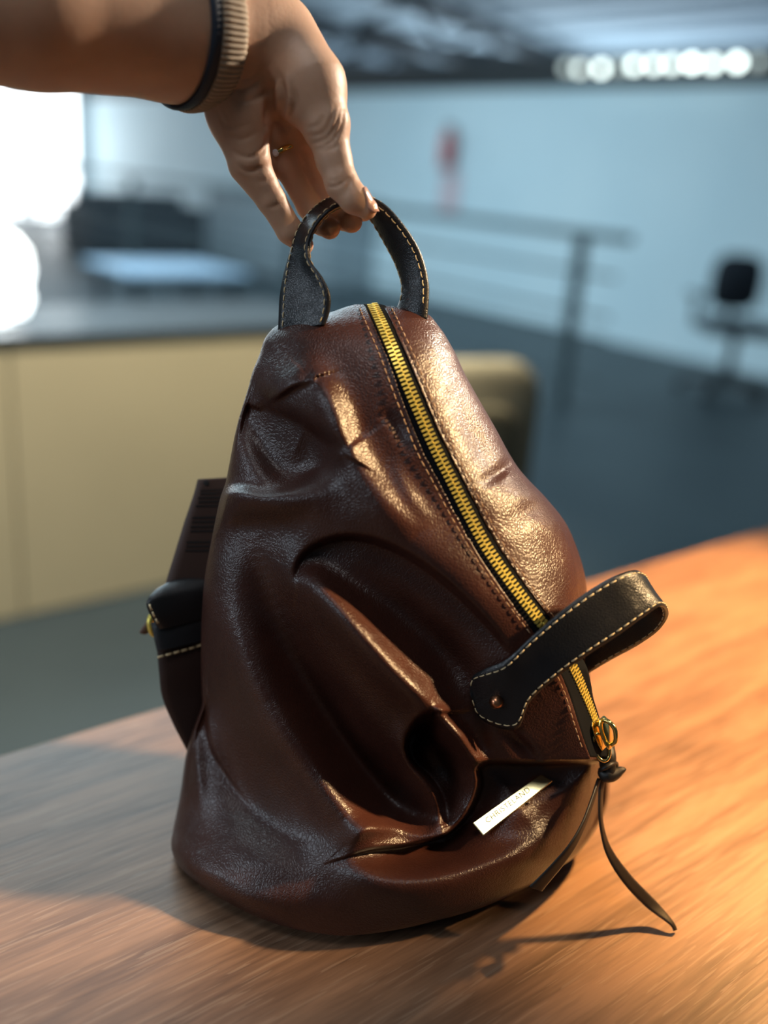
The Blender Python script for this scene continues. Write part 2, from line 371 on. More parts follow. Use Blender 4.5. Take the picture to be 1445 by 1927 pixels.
# --- office chair by the wall
def office_chair():
    r = empty('office_chair', 'dark mesh office chair on castors in front of the pale wall at right', 'chair')
    c = room(5.66, 3.43, 0); ang = YAW-0.75
    ex = np.array([math.cos(ang), math.sin(ang), 0]); ey = np.array([-math.sin(ang), math.cos(ang), 0])
    n = 24; V = []
    for (d, s) in ((-0.018, 0.93), (0, 1.0), (0.018, 0.93)):
        for q in range(n):
            an = 2*math.pi*q/n; cu = abs(math.cos(an))**0.6*np.sign(math.cos(an)); sv = abs(math.sin(an))**0.6*np.sign(math.sin(an))
            V.append(c+ex*0.17*s*cu+EZ*(0.715+0.185*s*sv)+ey*(0.22+d+0.6*(0.17*cu)**2*-1))
    F = grid_faces(3, n, True).tolist()+[list(range(n))[::-1], list(range(2*n, 3*n))]
    mesh_obj('backrest', V, F, M['mesh'], r)
    s = MB(); s.box(c+EZ*0.45, ex*0.23, ey*0.22, EZ*0.035); bevel(s.build('seat', M['mesh'], r), 0.025, 3)
    b = MB(); b.tube([c+EZ*0.43+ey*0.15, c+EZ*0.45+ey*0.235, c+EZ*0.56+ey*0.245, c+EZ*0.75+ey*0.24], 0.02, 8); b.build('back_bracket', M['plastic'], r, True)
    b = MB(); b.tube([c+EZ*0.10, c+EZ*0.42], 0.03, 12); b.build('gas_column', M['plastic'], r, True)
    for sx in (-1, 1):
        a = MB(); a.tube([c+ex*sx*0.2+EZ*0.43, c+ex*sx*0.28+EZ*0.45, c+ex*sx*0.29+EZ*0.62], 0.016, 8)
        a.box(c+ex*sx*0.29+EZ*0.63, ex*0.035, ey*0.13, EZ*0.014); a.build('armrest', M['plastic'], r)
    for q in range(5):
        an = 2*math.pi*q/5+0.3; d = ex*math.cos(an)+ey*math.sin(an)
        l = MB(); l.tube([c+EZ*0.11, c+d*0.29+EZ*0.075], [0.028, 0.018], 8); lo = l.build('base_arm', M['plastic'], r, True)
        w = MB(); sd = np.cross(d, EZ); w.lathe(c+d*0.29+EZ*0.03-sd*0.02, sd, [(0.02, 0), (0.03, 0.006), (0.03, 0.034), (0.02, 0.04)], 14); w.build('castor', M['plastic'], lo, True)
office_chair()

# --- pale side cabinet right of the office chair
sc_ = empty('pedestal_cabinet', 'pale beige pedestal cabinet beside the dark office chair at the right edge', 'cabinet')
slab('carcass', 6.14, 6.62, 2.5, 3.02, 0.0, 0.70, mat('pale_beige', (0.5, 0.5, 0.45), 0.6)[0], sc_, None)
slab('drawer_front', 6.125, 6.14, 2.52, 3.0, 0.04, 0.34, M['white'], sc_, None); slab('drawer_front', 6.125, 6.14, 2.52, 3.0, 0.36, 0.68, M['white'], sc_, None)

# --- fire extinguisher on the wall
fe = empty('fire_extinguisher', 'red fire extinguisher hung on the pale wall above the railing', 'extinguisher')
fc = room(6.57, 7.45, 0)
b = MB(); b.lathe(fc+EZ*1.30, EZ, [(0.05, 0), (0.068, 0.02), (0.068, 0.26), (0.05, 0.31), (0.03, 0.335), (0.03, 0.36)], 24); b.build('cylinder', M['red'], fe, True)
b = MB(); b.box(fc+EZ*1.68, E1*0.02, E2*0.06, EZ*0.015); b.tube([fc+EZ*1.66, fc+EZ*1.64-E2*0.08, fc+EZ*1.45-E2*0.10], 0.012, 8); b.build('valve_handle', M['plastic'], fe)
b = MB(); b.box(room(6.655, 7.45, 1.42), E1*0.004, E2*0.03, EZ*0.1); b.build('wall_bracket', M['plastic'], fe)
pl = slab('safety_placard', 6.640, 6.655, 7.32, 7.56, 0.90, 1.27, M['pink'], None, None)
tag(pl, 'faded pink placard on the pale wall just under the red extinguisher', 'placard')

# --- far clutter by the windows
dk = empty('far_counter', 'grey counter far away along the pale wall near the bright windows', 'counter')
slab('body', 6.0, 6.62, 8.6, 11.3, 0.0, 0.86, mat('grey_counter', (0.30, 0.36, 0.40), 0.6)[0], dk, None)
slab('worktop', 5.94, 6.64, 8.5, 11.4, 0.86, 0.91, M['rail'], dk, None)
M['sofa'] = mat('grey_sofa_cloth', (0.06, 0.075, 0.09), 0.8)[0]
sf = empty('dark_sofa', 'dark grey low sofa on the floor before the bright windows', 'sofa')
bevel(slab('seat', 4.75, 6.25, 11.6, 12.4, 0.0, 0.42, M['sofa'], sf, None), 0.06, 3)
bevel(slab('backrest', 4.75, 6.25, 12.4, 12.65, 0.0, 0.72, M['sofa'], sf, None), 0.06, 3)
for a in (4.59, 6.25): bevel(slab('armrest', a, a+0.16, 11.6, 12.65, 0.0, 0.58, M['sofa'], sf, None), 0.05, 3)
lt = empty('coffee_table', 'low table with a pale blue top on the dark floor beyond the beige cabinet', 'table')
bevel(slab('top', 2.9, 3.9, 6.6, 7.5, 0.36, 0.40, mat('pale_blue_top', (0.35, 0.48, 0.62), 0.25)[0], lt, None), 0.01)
for a in (3.0, 3.8):
    for b_ in (6.7, 7.4): slab('leg', a-0.02, a+0.02, b_-0.02, b_+0.02, 0, 0.36, M['plastic'], lt, None)

# --- row of bulbs above the partition
bulb_px = [(1066, 128, 1.2), (1091, 130, 3.5), (1131, 129, 7), (1166, 126, 0.9), (1193, 123, 6.5), (1230, 122, 6), (1264, 121, 5.5), (1302, 119, 9), (1341, 120, 6.5), (1387, 117, 8), (1428, 116, 0.9)]
ordw = ['first', 'second', 'third', 'fourth', 'fifth', 'sixth', 'seventh', 'eighth', 'ninth', 'tenth', 'eleventh']
def on_a(x, y, a0):
    d = FW+(x-CX)/FPX*RT-(y-CY)/FPX*UP
    return CAM+d*((a0-CAM@E1)/(d@E1))
for k, (x, y, s) in enumerate(bulb_px):
    c = on_a(x, y, 6.58)
    dim = 'dim' if s < 1.5 else ('soft' if s < 5 else ('brightest' if s > 8.5 else 'bright'))
    r = empty('light_bulb', '%s round bulb, %s from the left in the row over the pale wall' % (dim, ordw[k]), 'light bulb', 'row of bulbs over the pale wall')
    g = MB(); th = np.linspace(0.02, math.pi-0.02, 10); g.lathe(c, EZ, [(0.035*math.sin(t), -0.035*math.cos(t)) for t in th], 16)
    g.build('globe', emit('bulb_%d' % k, (0.86, 1.0, 0.96), s*1.0), r, True)
    q = MB(); q.lathe(c+EZ*0.032, EZ, [(0.014, 0), (0.016, 0.01), (0.016, 0.05), (0.006, 0.055)], 10); q.build('socket', M['plastic'], r, True)
wp = [on_a(x, y, 6.58)+EZ*0.086 for x, y, s in bulb_px]
wire = MB(); wire.tube([wp[0]+E2*0.6]+wp+[wp[-1]-E2*0.8], 0.006, 6)
tag(wire.build('festoon_cable', M['plastic'], None, True), 'thin dark cable carrying the row of bulbs over the pale wall', 'cable')

# ================================================================== backpack
bag = empty('backpack', 'slouchy glossy brown leather backpack with brass zipper, lifted by its black top handle', 'backpack')
def tab(rows):
    r = np.array(rows, float); return lambda y: np.interp(y, r[:, 0], r[:, 1])
def smooth_tab(rows, n=240):
    p = catmull([(a, b) for a, b in rows], n); return lambda y: np.interp(y, p[:, 0], p[:, 1])
LX = smooth_tab([(573, 668), (577, 652), (584, 632), (592, 608), (600, 570), (612, 522), (625, 507), (640, 497), (665, 489), (700, 475), (730, 467), (800, 446), (880, 430), (910, 424), (935, 415), (985, 404), (1030, 395), (1080, 386), (1150, 380), (1250, 378), (1300, 379), (1325, 380), (1345, 374), (1380, 361), (1420, 350), (1500, 338), (1560, 326), (1590, 322), (1612, 327), (1640, 346), (1680, 398), (1700, 432), (1725, 482), (1742, 530), (1752, 568), (1758, 608), (1761, 640)])
RX = smooth_tab([(573, 700), (577, 748), (584, 782), (592, 806), (600, 815), (612, 824), (625, 834), (640, 843), (665, 857), (700, 873), (730, 889), (800, 929), (880, 975), (940, 1030), (985, 1065), (1030, 1085), (1080, 1100), (1120, 1105), (1200, 1106), (1250, 1108), (1275, 1110), (1311, 1114), (1351, 1126), (1400, 1139), (1432, 1146), (1480, 1147), (1520, 1141), (1560, 1122), (1610, 1084), (1640, 1040), (1665, 1000), (1690, 950), (1710, 900), (1735, 812), (1750, 745), (1758, 690), (1761, 650)])
D0 = smooth_tab([(573, .606), (640, .610), (900, .627), (1200, .655), (1450, .687), (1550, .684), (1600, .672), (1650, .650), (1700, .627), (1761, .603)])
A0f = smooth_tab([(573, .001), (580, .008), (600, .020), (640, .034), (700, .044), (900, .060), (1200, .083), (1400, .094), (1500, .088), (1600, .074), (1650, .054), (1700, .033), (1740, .012), (1761, .0005)])
TILT = tab([(573, .0), (900, .004), (1200, .012), (1450, .020), (1600, .014), (1761, .0)])
ZC = [(573, 699), (590, 708), (620, 722), (670, 744), (730, 769), (790, 795), (850, 822), (905, 850), (965, 880), (1030, 915), (1090, 956), (1150, 1001), (1200, 1040), (1255, 1076), (1300, 1096), (1360, 1119), (1400, 1131), (1426, 1137)]
ZL = [(573, 687), (590, 694), (620, 707), (670, 728), (730, 750), (790, 773), (850, 797), (905, 826), (965, 857), (1030, 893), (1090, 932), (1150, 975), (1200, 1013), (1255, 1048), (1300, 1069), (1360, 1088), (1400, 1101), (1426, 1111)]
ZR = [(573, 719), (590, 729), (620, 743), (670, 766), (730, 791), (790, 816), (850, 844), (905, 872), (965, 903), (1030, 939), (1090, 980), (1150, 1024), (1200, 1062), (1255, 1099), (1300, 1110), (1360, 1126), (1400, 1137), (1426, 1142)]
zc, zl, zr = smooth_tab(ZC), smooth_tab(ZL), smooth_tab(ZR)

# folds: (points, amplitude in mm at each point, width left of travel px, width right of travel px); + is toward the viewer
FOLDS = [
 # --- top crease and long ridge
 ([(500, 752), (520, 742), (548, 724), (585, 712)], [0, 7, 8, 4], 36, 9),
 ([(580, 708), (605, 735), (625, 775), (645, 835), (672, 880), (720, 940), (785, 1005)], [3, 11, 14, 15, 11, 7, 0], 30, 44),
 ([(500, 775), (560, 800), (610, 835), (640, 852)], [-6, -10, -12, -3], 16, 55),
 ([(470, 770), (500, 840), (540, 885), (600, 880), (638, 856)], [-7, -15, -17, -12, -3], 60, 30),
 ([(410, 935), (450, 930), (500, 938), (560, 925), (610, 893), (645, 856)], [9, 13, 10, 8, 6, 2], 14, 44),
 ([(430, 1000), (470, 985), (540, 985), (600, 960)], [-2, -5, -4, 0], 22, 40),
 # --- big arch with the hollow under it
 ([(560, 1095), (566, 1062), (590, 1036), (635, 1018), (690, 1020), (760, 1048), (840, 1105), (915, 1180), (965, 1245)], [-1, -7, -11, -14, -16, -18, -17, -11, 0], 7, 62),
 ([(545, 1000), (620, 965), (720, 980), (820, 1050), (920, 1150), (985, 1230)], [0, 4, 7, 8, 7, 2], 60, 55),
 ([(600, 1070), (690, 1105), (770, 1165), (850, 1245), (890, 1320)], [-5, -12, -17, -17, -6], 42, 40),
 # --- ridge B
 ([(560, 1075), (585, 1090), (630, 1140), (690, 1210), (745, 1270), (795, 1318), (822, 1345)], [3, 11, 18, 22, 23, 21, 10], 32, 38),
 # --- big dark valley left of ridge B
 ([(478, 1010), (500, 1100), (550, 1220), (620, 1340), (690, 1440), (760, 1520), (815, 1560)], [-3, -11, -22, -29, -33, -32, -14], 46, 44),
 ([(630, 1320), (700, 1420), (770, 1520)], [1, 5, 2], 18, 18),
 # --- ridge C, left
 ([(405, 1100), (440, 1200), (495, 1320), (575, 1440), (640, 1520), (690, 1570)], [1, 7, 13, 18, 20, 12], 40, 46),
 ([(395, 1230), (420, 1380), (470, 1510), (560, 1600)], [-3, -8, -9, -3], 38, 40),
 # --- layered piece at the lower left
 ([(386, 1315), (388, 1370), (398, 1412), (428, 1462), (470, 1520)], [-5, -10, -9, -4, 0], 3, 60),
 ([(366, 1385), (372, 1450), (380, 1540)], [4, 4, 0], 12, 14),
 ([(335, 1600), (380, 1640), (450, 1680), (560, 1715)], [2, 4, 3, 0], 30, 30),
 # --- opening of the pocket fold
 ([(826, 1341), (806, 1343), (781, 1366), (767, 1402), (776, 1432), (806, 1464), (828, 1500), (838, 1548)], [-10, -26, -32, -32, -28, -24, -19, -8], 34, 3),
 ([(822, 1344), (780, 1362), (762, 1402), (772, 1436), (803, 1470), (824, 1506), (834, 1550)], [3, 5, 6, 6, 5, 4, 2], 6, 22),
 ([(800, 1385), (835, 1430), (862, 1475), (866, 1520)], [-15, -23, -15, -4], 26, 26),
 ([(828, 1348), (860, 1382), (892, 1428)], [16, 17, 12], 16, 13),
 ([(905, 1440), (870, 1470), (858, 1500)], [3, 4, 2], 24, 26),
 # --- lip of the zipped flap over the lower body
 ([(655, 1612), (700, 1600), (770, 1592), (840, 1572), (873, 1543), (896, 1505), (905, 1470), (903, 1442), (925, 1437), (1000, 1438), (1075, 1437), (1132, 1434), (1158, 1430)], [-4, -12, -20, -24, -26, -28, -28, -28, -29, -30, -32, -30, -24], 2.5, [30, 36, 40, 46, 60, 80, 95, 110, 115, 120, 120, 110, 90]),
 # --- rolled curl and the bulge under it
 ([(648, 1592), (690, 1560), (740, 1556), (795, 1570), (840, 1566), (872, 1543)], [2, 9, 9, 8, 6, 3], 26, 15),
 ([(645, 1596), (662, 1630), (700, 1652), (770, 1660), (860, 1648), (950, 1622), (1030, 1578), (1085, 1510), (1108, 1450)], [2, 9, 13, 15, 15, 13, 10, 7, 4], 32, 44),
 # --- right panel dents and edge
 ([(858, 745), (900, 830), (935, 900)], [-2, -5, -2], 24, 22),
 ([(915, 905), (945, 885), (985, 850)], [-2, -4, 0], 12, 10),
 ([(960, 985), (1000, 960), (1030, 970)], [-1, -3, -1], 18, 18),
 ([(1050, 985), (1075, 1040), (1086, 1100)], [2, 4, 3], 8, 26),
 # --- flap end, crease at its corner
 ([(960, 1375), (985, 1400), (1010, 1428)], [-4, -7, -4], 8, 16),
 ([(900, 1340), (905, 1400), (915, 1432)], [-3, -6, -3], 25, 30),
 # gathered puckers beside the zipper
 ([(712, 770), (745, 800), (770, 860)], [0, -2.5, 0], 14, 12),
 ([(735, 860), (770, 930), (815, 985)], [0, 2, 0], 14, 14),
]
def fold_disp(X, Y):
    out = np.zeros_like(X)
    for pts, amp, wl, wr in FOLDS:
        wls = wl if isinstance(wl, list) else [wl]*len(pts); wrs = wr if isinstance(wr, list) else [wr]*len(pts)
        p = catmull([(x, y, a, u, v) for (x, y), a, u, v in zip(pts, amp, wls, wrs)], max(12, 5*len(pts)))
        W = max(max(wls), max(wrs))*2.6
        sel = np.nonzero((X > p[:, 0].min()-W) & (X < p[:, 0].max()+W) & (Y > p[:, 1].min()-W) & (Y < p[:, 1].max()+W))[0]
        if not len(sel): continue
        x, y = X[sel], Y[sel]
        bd = np.full(len(sel), 1e9); bs = np.zeros(len(sel)); ds = []
        for i in range(len(p)-1):
            dx, dy = p[i+1, :2]-p[i, :2]; L2 = dx*dx+dy*dy+1e-9
            t = np.clip(((x-p[i, 0])*dx+(y-p[i, 1])*dy)/L2, 0, 1)
            d = np.sqrt((x-p[i, 0]-t*dx)**2+(y-p[i, 1]-t*dy)**2)
            cr = dx*(y-p[i, 1])-dy*(x-p[i, 0])
            m = d < bd
            bd[m] = d[m]; bs[m] = cr[m]; ds.append((d, t))
        wt = np.zeros(len(sel)); ba = np.zeros((len(sel), 3))
        for i, (d, t) in enumerate(ds):
            k = np.exp(-(d-bd)/(0.14*bd+1.5)); wt += k
            ba += k[:, None]*(p[i, 2:5]+t[:, None]*(p[i+1, 2:5]-p[i, 2:5]))
        ba /= wt[:, None]
        w = np.maximum(np.where(bs > 0, ba[:, 2], ba[:, 1]), 1.5)
        out[sel] += ba[:, 0]*np.exp(-(bd/w)**2)
    return out*0.001
def zip_frac(Y, l, w):
    sz = np.clip((zc(Y)-l)/w, 0.42, np.interp(Y, [1050, 1250, 1430], [0.80, 0.90, 0.95]))
    t = np.clip((Y-1426)/230, 0, 1); t = t*t*(3-2*t)
    return np.where(Y > 1426, 0.95-0.39*t, sz)
def front_depth(X, Y, groove=True):
    X = np.asarray(X, float); Y = np.asarray(Y, float)
    sh = X.shape; X = X.ravel(); Y = Y.ravel()
    l, r = LX(Y), RX(Y); w = np.maximum(r-l, 1e-3)
    s = np.clip((X-l)/w, 0, 1)
    sz = zip_frac(Y, l, w)
    c = np.where(s < sz, 1-s/sz, (s-sz)/(1-sz))
    prof = np.maximum(1-np.abs(c)**2.0, 0)**0.5
    d = D0(Y)+TILT(Y)*(s-0.3)-A0f(Y)*prof
    edge = np.clip(np.minimum(X-l, r-X)/14.0, 0, 1); edge = edge*edge*(3-2*edge)
    vedge = np.clip((1761-Y)/22.0, 0, 1)*np.clip((Y-573)/12.0, 0, 1)
    d = d-fold_disp(X, Y)*edge*vedge
    if groove:
        inside = (X > zl(Y)) & (X < zr(Y)) & (Y < 1428)
        lipl = np.clip(1-np.minimum(np.abs(X-zl(Y)), np.abs(X-zr(Y)))/6, 0, 1)
        d = d+np.where(inside, 0.0022, -0.0008*lipl)*edge
    return np.minimum(d, table_depth(X, Y)-0.003).reshape(sh)
def on_bag(X, Y, off=0.0):
    """points on the front of the backpack, lifted `off` metres toward the viewer"""
    return PT(X, Y, front_depth(X, Y, False)-off)

NY, NL, NR, NB = 520, 300, 150, 90
yy = np.concatenate([np.linspace(573, 640, 50, endpoint=False), np.linspace(640, 1690, NY-110, endpoint=False), 1690+71*np.sin(np.linspace(0, math.pi/2, 60))])
yy[-1] = 1760.9
L_, R_ = LX(yy), RX(yy); W_ = np.maximum(R_-L_, 0.5)
SZ = zip_frac(yy, L_, W_)
tl = 0.55*(1-np.cos(np.linspace(0, math.pi/2, NL)))+0.45*np.linspace(0, 1, NL)**1.3
tr = 1-tl[::-1][np.linspace(0, NL-1, NR).astype(int)]
tr = 1-(0.55*(1-np.cos(np.linspace(math.pi/2, 0, NR)))+0.45*np.linspace(1, 0, NR)**1.3)
S = np.concatenate([SZ[:, None]*tl[None], SZ[:, None]+(1-SZ[:, None])*tr[None, 1:]], 1)
Xg = L_[:, None]+S*W_[:, None]; Yg = np.repeat(yy[:, None], Xg.shape[1], 1)
Zf = front_depth(Xg, Yg)
# soften the sampled relief a little so folds stay leather-like
def blur(Z, k):
    for _ in range(k):
        Zp = Z.copy(); Zp[1:-1, 1:-1] = 0.5*Z[1:-1, 1:-1]+0.125*(Z[:-2, 1:-1]+Z[2:, 1:-1]+Z[1:-1, :-2]+Z[1:-1, 2:]); Z = Zp
    return Z
Zf = blur(Zf, 2)
Pf = PT(Xg, Yg, Zf)
sb = (1+np.cos(np.linspace(0, math.pi, NB)))/2
sb = sb[1:-1]
Xb = L_[:, None]+sb[None]*W_[:, None]; Yb = np.repeat(yy[:, None], Xb.shape[1], 1)
s2 = sb[None]
Zb = D0(Yb)+TILT(Yb)*(s2-0.3)+0.8*A0f(Yb)*np.sqrt(np.maximum(1-(2*s2-1)**2, 0))
Zb = np.minimum(Zb, table_depth(Xb, Yb)-0.002)
Pb = PT(Xb, Yb, Zb)
Pall = np.concatenate([Pf, Pb], 1); nC = Pall.shape[1]
mesh_faces = grid_faces(len(yy), nC, True)
body = mesh_obj('body', Pall.reshape(-1, 3), np.concatenate([mesh_faces[:, ::-1]]).tolist()+[list(range(nC)), list(range((len(yy)-1)*nC, len(yy)*nC))[::-1]], M['brown'], bag)

def surf_normal(x, y, e=3.0):
    a = on_bag(x+e, y)-on_bag(x-e, y); b = on_bag(x, y+e)-on_bag(x, y-e)
    n = np.cross(b, a); n /= np.linalg.norm(n, axis=-1, keepdims=True)
    v = CAM-on_bag(x, y); s = np.sign((n*v).sum(-1, keepdims=True)); return n*np.where(s == 0, 1, s)

def dashes(mb, P, N, length=0.0036, gap=0.0017, r=0.00042):
    """thread stitches along a polyline P lying on a surface with normals N"""
    P = np.asarray(P); N = np.asarray(N)
    seg = np.linalg.norm(np.diff(P, axis=0), axis=1); T = np.concatenate([[0], np.cumsum(seg)])
    n = int(T[-1]/(length+gap))
    for k in range(n):
        u = (np.array([0, .25, .5, .75, 1])*length+k*(length+gap))
        q = np.stack([np.interp(u, T, P[:, i]) for i in range(3)], 1); nn = np.stack([np.interp(u, T, N[:, i]) for i in range(3)], 1)
        q = q+nn*(np.array([-0.6, 0.5, 0.75, 0.5, -0.6])*r)[:, None]
        mb.tube(q, r, 5)

# --- zipper: cloth tape, teeth, slider
ty = np.linspace(574, 1424, 300)
nv = 13
cols = np.linspace(0, 1, nv)
def sm1(v, k=12):
    for _ in range(k): v = np.concatenate([v[:1], (v[:-2]+2*v[1:-1]+v[2:])/4, v[-1:]])
    return v
dc = sm1(front_depth(np.minimum(zc(ty), RX(ty)-16), ty, False), 30)
dl = sm1(front_depth(zl(ty)-3, ty, False), 30)
dr = sm1(front_depth(np.minimum(zr(ty)+3, RX(ty)-8), ty, False), 30)
low = np.clip((ty-1190)/70, 0, 1)
dc = sm1(np.minimum(dc, np.interp(ty, [1150, 1190, 1424], [1, float(np.interp(1190, ty, dc)), 0.633])), 10)
dr = dr*(1-low)+(dc+0.0075)*low; dl = dl*(1-low)+(np.minimum(dl, dc-0.002))*low
Lp_, Cp_, Rp_ = PT(zl(ty)-3, ty, dl+0.0012), PT(zc(ty), ty, dc), PT(np.minimum(zr(ty)+3, RX(ty)), ty, dr+0.0012)
tapeP = np.stack([np.where(c < 0.5, (Lp_+(Cp_-Lp_)*c*2).T, (Cp_+(Rp_-Cp_)*(c*2-1)).T).T for c in cols], 1)
tape = mesh_obj('zipper_tape', tapeP.reshape(-1, 3), grid_faces(300, nv).tolist(), M['tape'], bag)
sol = tape.modifiers.new('thick', 'SOLIDIFY'); sol.thickness = 0.0008
cP = Cp_
seg = np.linalg.norm(np.diff(cP, axis=0), axis=1); cT = np.concatenate([[0], np.cumsum(seg)])
cW = Rp_-Lp_; cN = np.cross(np.gradient(cP, axis=0), cW); cN /= np.linalg.norm(cN, axis=1)[:, None]
cN *= np.sign(((CAM-cP)*cN).sum(1))[:, None]
pitch = 0.00275
tooth_me = None
def make_tooth(c, t, w, n):
    global tooth_me
    if tooth_me is None:
        mb = MB()
        mb.box([0.0017, 0, 0], [0.0018, 0, 0], [0, 0.00068, 0], [0, 0, 0.0010])
        mb.lathe([0.0005, 0, -0.0012], [0, 0, 1], [(0.0008, 0), (0.00095, 0.0003), (0.00095, 0.0019), (0.0007, 0.0023)], 8)
        o = mb.build('tooth', M['brass'], tape); tooth_me = o.data
    else:
        o = bpy.data.objects.new('tooth', tooth_me); COL.objects.link(o); o.parent = tape
    o.matrix_local = Matrix(((w[0], t[0], n[0], c[0]), (w[1], t[1], n[1], c[1]), (w[2], t[2], n[2], c[2]), (0, 0, 0, 1)))
nteeth = 0
for k in range(int((cT[-1]-0.012)/pitch*2)):
    u = 0.001+k*pitch/2
    c = np.array([np.interp(u, cT, cP[:, i]) for i in range(3)]); c2 = np.array([np.interp(u+0.002, cT, cP[:, i]) for i in range(3)])
    n = np.array([np.interp(u, cT, cN[:, i]) for i in range(3)])
    t = c2-c; t /= np.linalg.norm(t); n = n-t*(n@t); n /= np.linalg.norm(n); w = np.cross(t, n)
    if nteeth < 296:
        make_tooth(c+n*0.0006, t if k % 2 else -t, w if k % 2 else -w, n); nteeth += 1
print('teeth', nteeth)
# seam threads along both leather edges
st = MB()
for fx, off in ((zl, -11), (zr, 11)):
    sy = np.linspace(580, 1420, 400); sx = fx(sy)+off*np.interp(sy, [580, 900, 1250, 1420], [1.2, 1.15, 0.8, 0.75])
    ok = sx < RX(sy)-5
    P = on_bag(sx[ok], sy[ok], 0.0012); N = surf_normal(sx[ok], sy[ok])
    dashes(st, P, N, 0.0036, 0.0019, 0.00038)
o = st.build('seam_stitching', M['thread_brown'], bag, True); o['kind'] = 'stuff'

# --- ribbons (straps) from two edge curves given as (px, py, depth)
def edge_pts(E, n):
    E3 = []
    for x, y, d in E:
        if isinstance(d, tuple): d = min([float(front_depth(np.array([x]), np.array([y]), False)[0])-d[0]]+list(d[1:]))
        E3.append((x, y, d))
    E3 = np.array(E3); P = PT(E3[:, 0], E3[:, 1], E3[:, 2])
    q = np.concatenate([E3[:, :2], P], 1)
    return catmull(q, n)[:, 2:]
def ribbon(name, EA, EB, m, parent, th=0.003, n=90, k=9, crown=0.0012, stitch=(0.11, 0.89), stitch_m=None, sides=(1, -1), dash=(0.0038, 0.0016, 0.00042), srange=(0.02, 0.98), rev=1):
    A = edge_pts(EA, n); B = edge_pts(EB, n)
    v = np.linspace(0, 1, k)
    C_ = A[:, None]*(1-v)[None, :, None]+B[:, None]*v[None, :, None]
    t = np.gradient((A+B)/2, axis=0); t /= np.linalg.norm(t, axis=1)[:, None]+1e-12
    w = B-A; wl = np.linalg.norm(w, axis=1)
    bad = wl < 1e-4
    w[bad] = w[~bad][0] if bad.any() else 0
    nn = np.cross(t, w); nn /= np.linalg.norm(nn, axis=1)[:, None]+1e-12; nn *= rev
    for _ in range(3): nn[1:-1] = (nn[:-2]+2*nn[1:-1]+nn[2:])/4
    nn /= np.linalg.norm(nn, axis=1)[:, None]
    cr = crown*(1-(2*v-1)**2)
    half = th/2*np.sqrt(np.maximum(1-(2*v-1)**6, 0.12))
    top = C_+nn[:, None]*(cr+half)[None, :, None]; bot = C_+nn[:, None]*(cr-half)[None, :, None]
    ring = np.concatenate([top, bot[:, ::-1]], 1); K = ring.shape[1]
    F = grid_faces(n, K, True).tolist()+[list(range(K))[::-1], list(range((n-1)*K, n*K))]
    o = mesh_obj(name, ring.reshape(-1, 3), F, m, parent)
    if stitch:
        mb = MB()
        i0, i1 = int(srange[0]*(n-1)), int(srange[1]*(n-1))+1
        for sgn in sides:
            for vv in stitch:
                P = A*(1-vv)+B*vv; h_ = th/2*math.sqrt(max(1-(2*vv-1)**6, 0.12))
                P = P+nn*(crown*(1-(2*vv-1)**2)+sgn*h_)
                dashes(mb, P[i0:i1], sgn*nn[i0:i1], *dash)
        so_ = mb.build('stitching', stitch_m or M['thread'], o, True); so_['kind'] = 'stuff'
    return o, A, B, nn

# top carrying handle: far edge and near edge
FE = [(524, 622, .600), (525, 600, .599), (527, 560, .600), (534, 520, .601), (548, 470, .603), (562, 428, .604), (590, 392, .603), (622, 372, .602), (655, 368, .603), (682, 385, .607), (702, 418, .610), (724, 458, .612), (745, 500, .613), (756, 540, .612), (752, 568, .611), (742, 590, .611)]
NE = [(610, 612, .586), (618, 592, .585), (621, 556, .583), (606, 522, .583), (582, 488, .585), (580, 458, .586), (592, 428, .586), (618, 398, .585), (650, 382, .586), (690, 372, .589), (722, 385, .592), (760, 425, .594), (790, 474, .596), (805, 528, .597), (806, 562, .597), (803, 602, .598)]
ribbon('top_handle', FE, NE, M['black'], bag, th=0.0042, n=140, k=11, crown=0.0022, stitch=(0.10, 0.90), rev=1)
# front grab loop: upper edge and lower edge
UE = [(884, 1292, (.0035,)), (890, 1272, (.004,)), (915, 1258, (.005,)), (950, 1243, (.006, .575)), (1000, 1198, (.007, .570)), (1060, 1147, .5655), (1120, 1104, .567), (1165, 1080, .570), (1192, 1073, .577), (1208, 1080, .588), (1212, 1092, .600), (1198, 1112, .610), (1160, 1138, .618), (1120, 1166, .626), (1085, 1192, .634)]
LE = [(886, 1312, (.0035,)), (905, 1352, (.004,)), (972, 1372, (.005,)), (996, 1322, (.006, .582)), (1048, 1274, (.008, .574)), (1105, 1233, .570), (1162, 1196, .570), (1212, 1160, .573), (1243, 1141, .579), (1254, 1146, .589), (1256, 1160, .601), (1243, 1182, .612), (1206, 1210, .622), (1152, 1240, .632), (1105, 1268, .641)]
loop, LA, LB, LN = ribbon('grab_loop', UE, LE, M['black'], bag, th=0.0034, n=150, k=13, crown=0.001, stitch=(0.085, 0.915), rev=1)
# rivet on the loop
rv = PT(938., 1319., front_depth(np.array([938.]), np.array([1319.]), False)[0]-0.0075)
vdir = (CAM-rv)/np.linalg.norm(CAM-rv); rn = vdir*0.75+RT*0.55+UP*0.25; rn /= np.linalg.norm(rn)
b = MB(); b.lathe(rv-rn*0.004, rn, [(0.0042, 0), (0.0042, 0.003), (0.0036, 0.0044), (0.002, 0.0052), (0.0, 0.0055)], 20); b.build('rivet', M['copper'], loop, True)

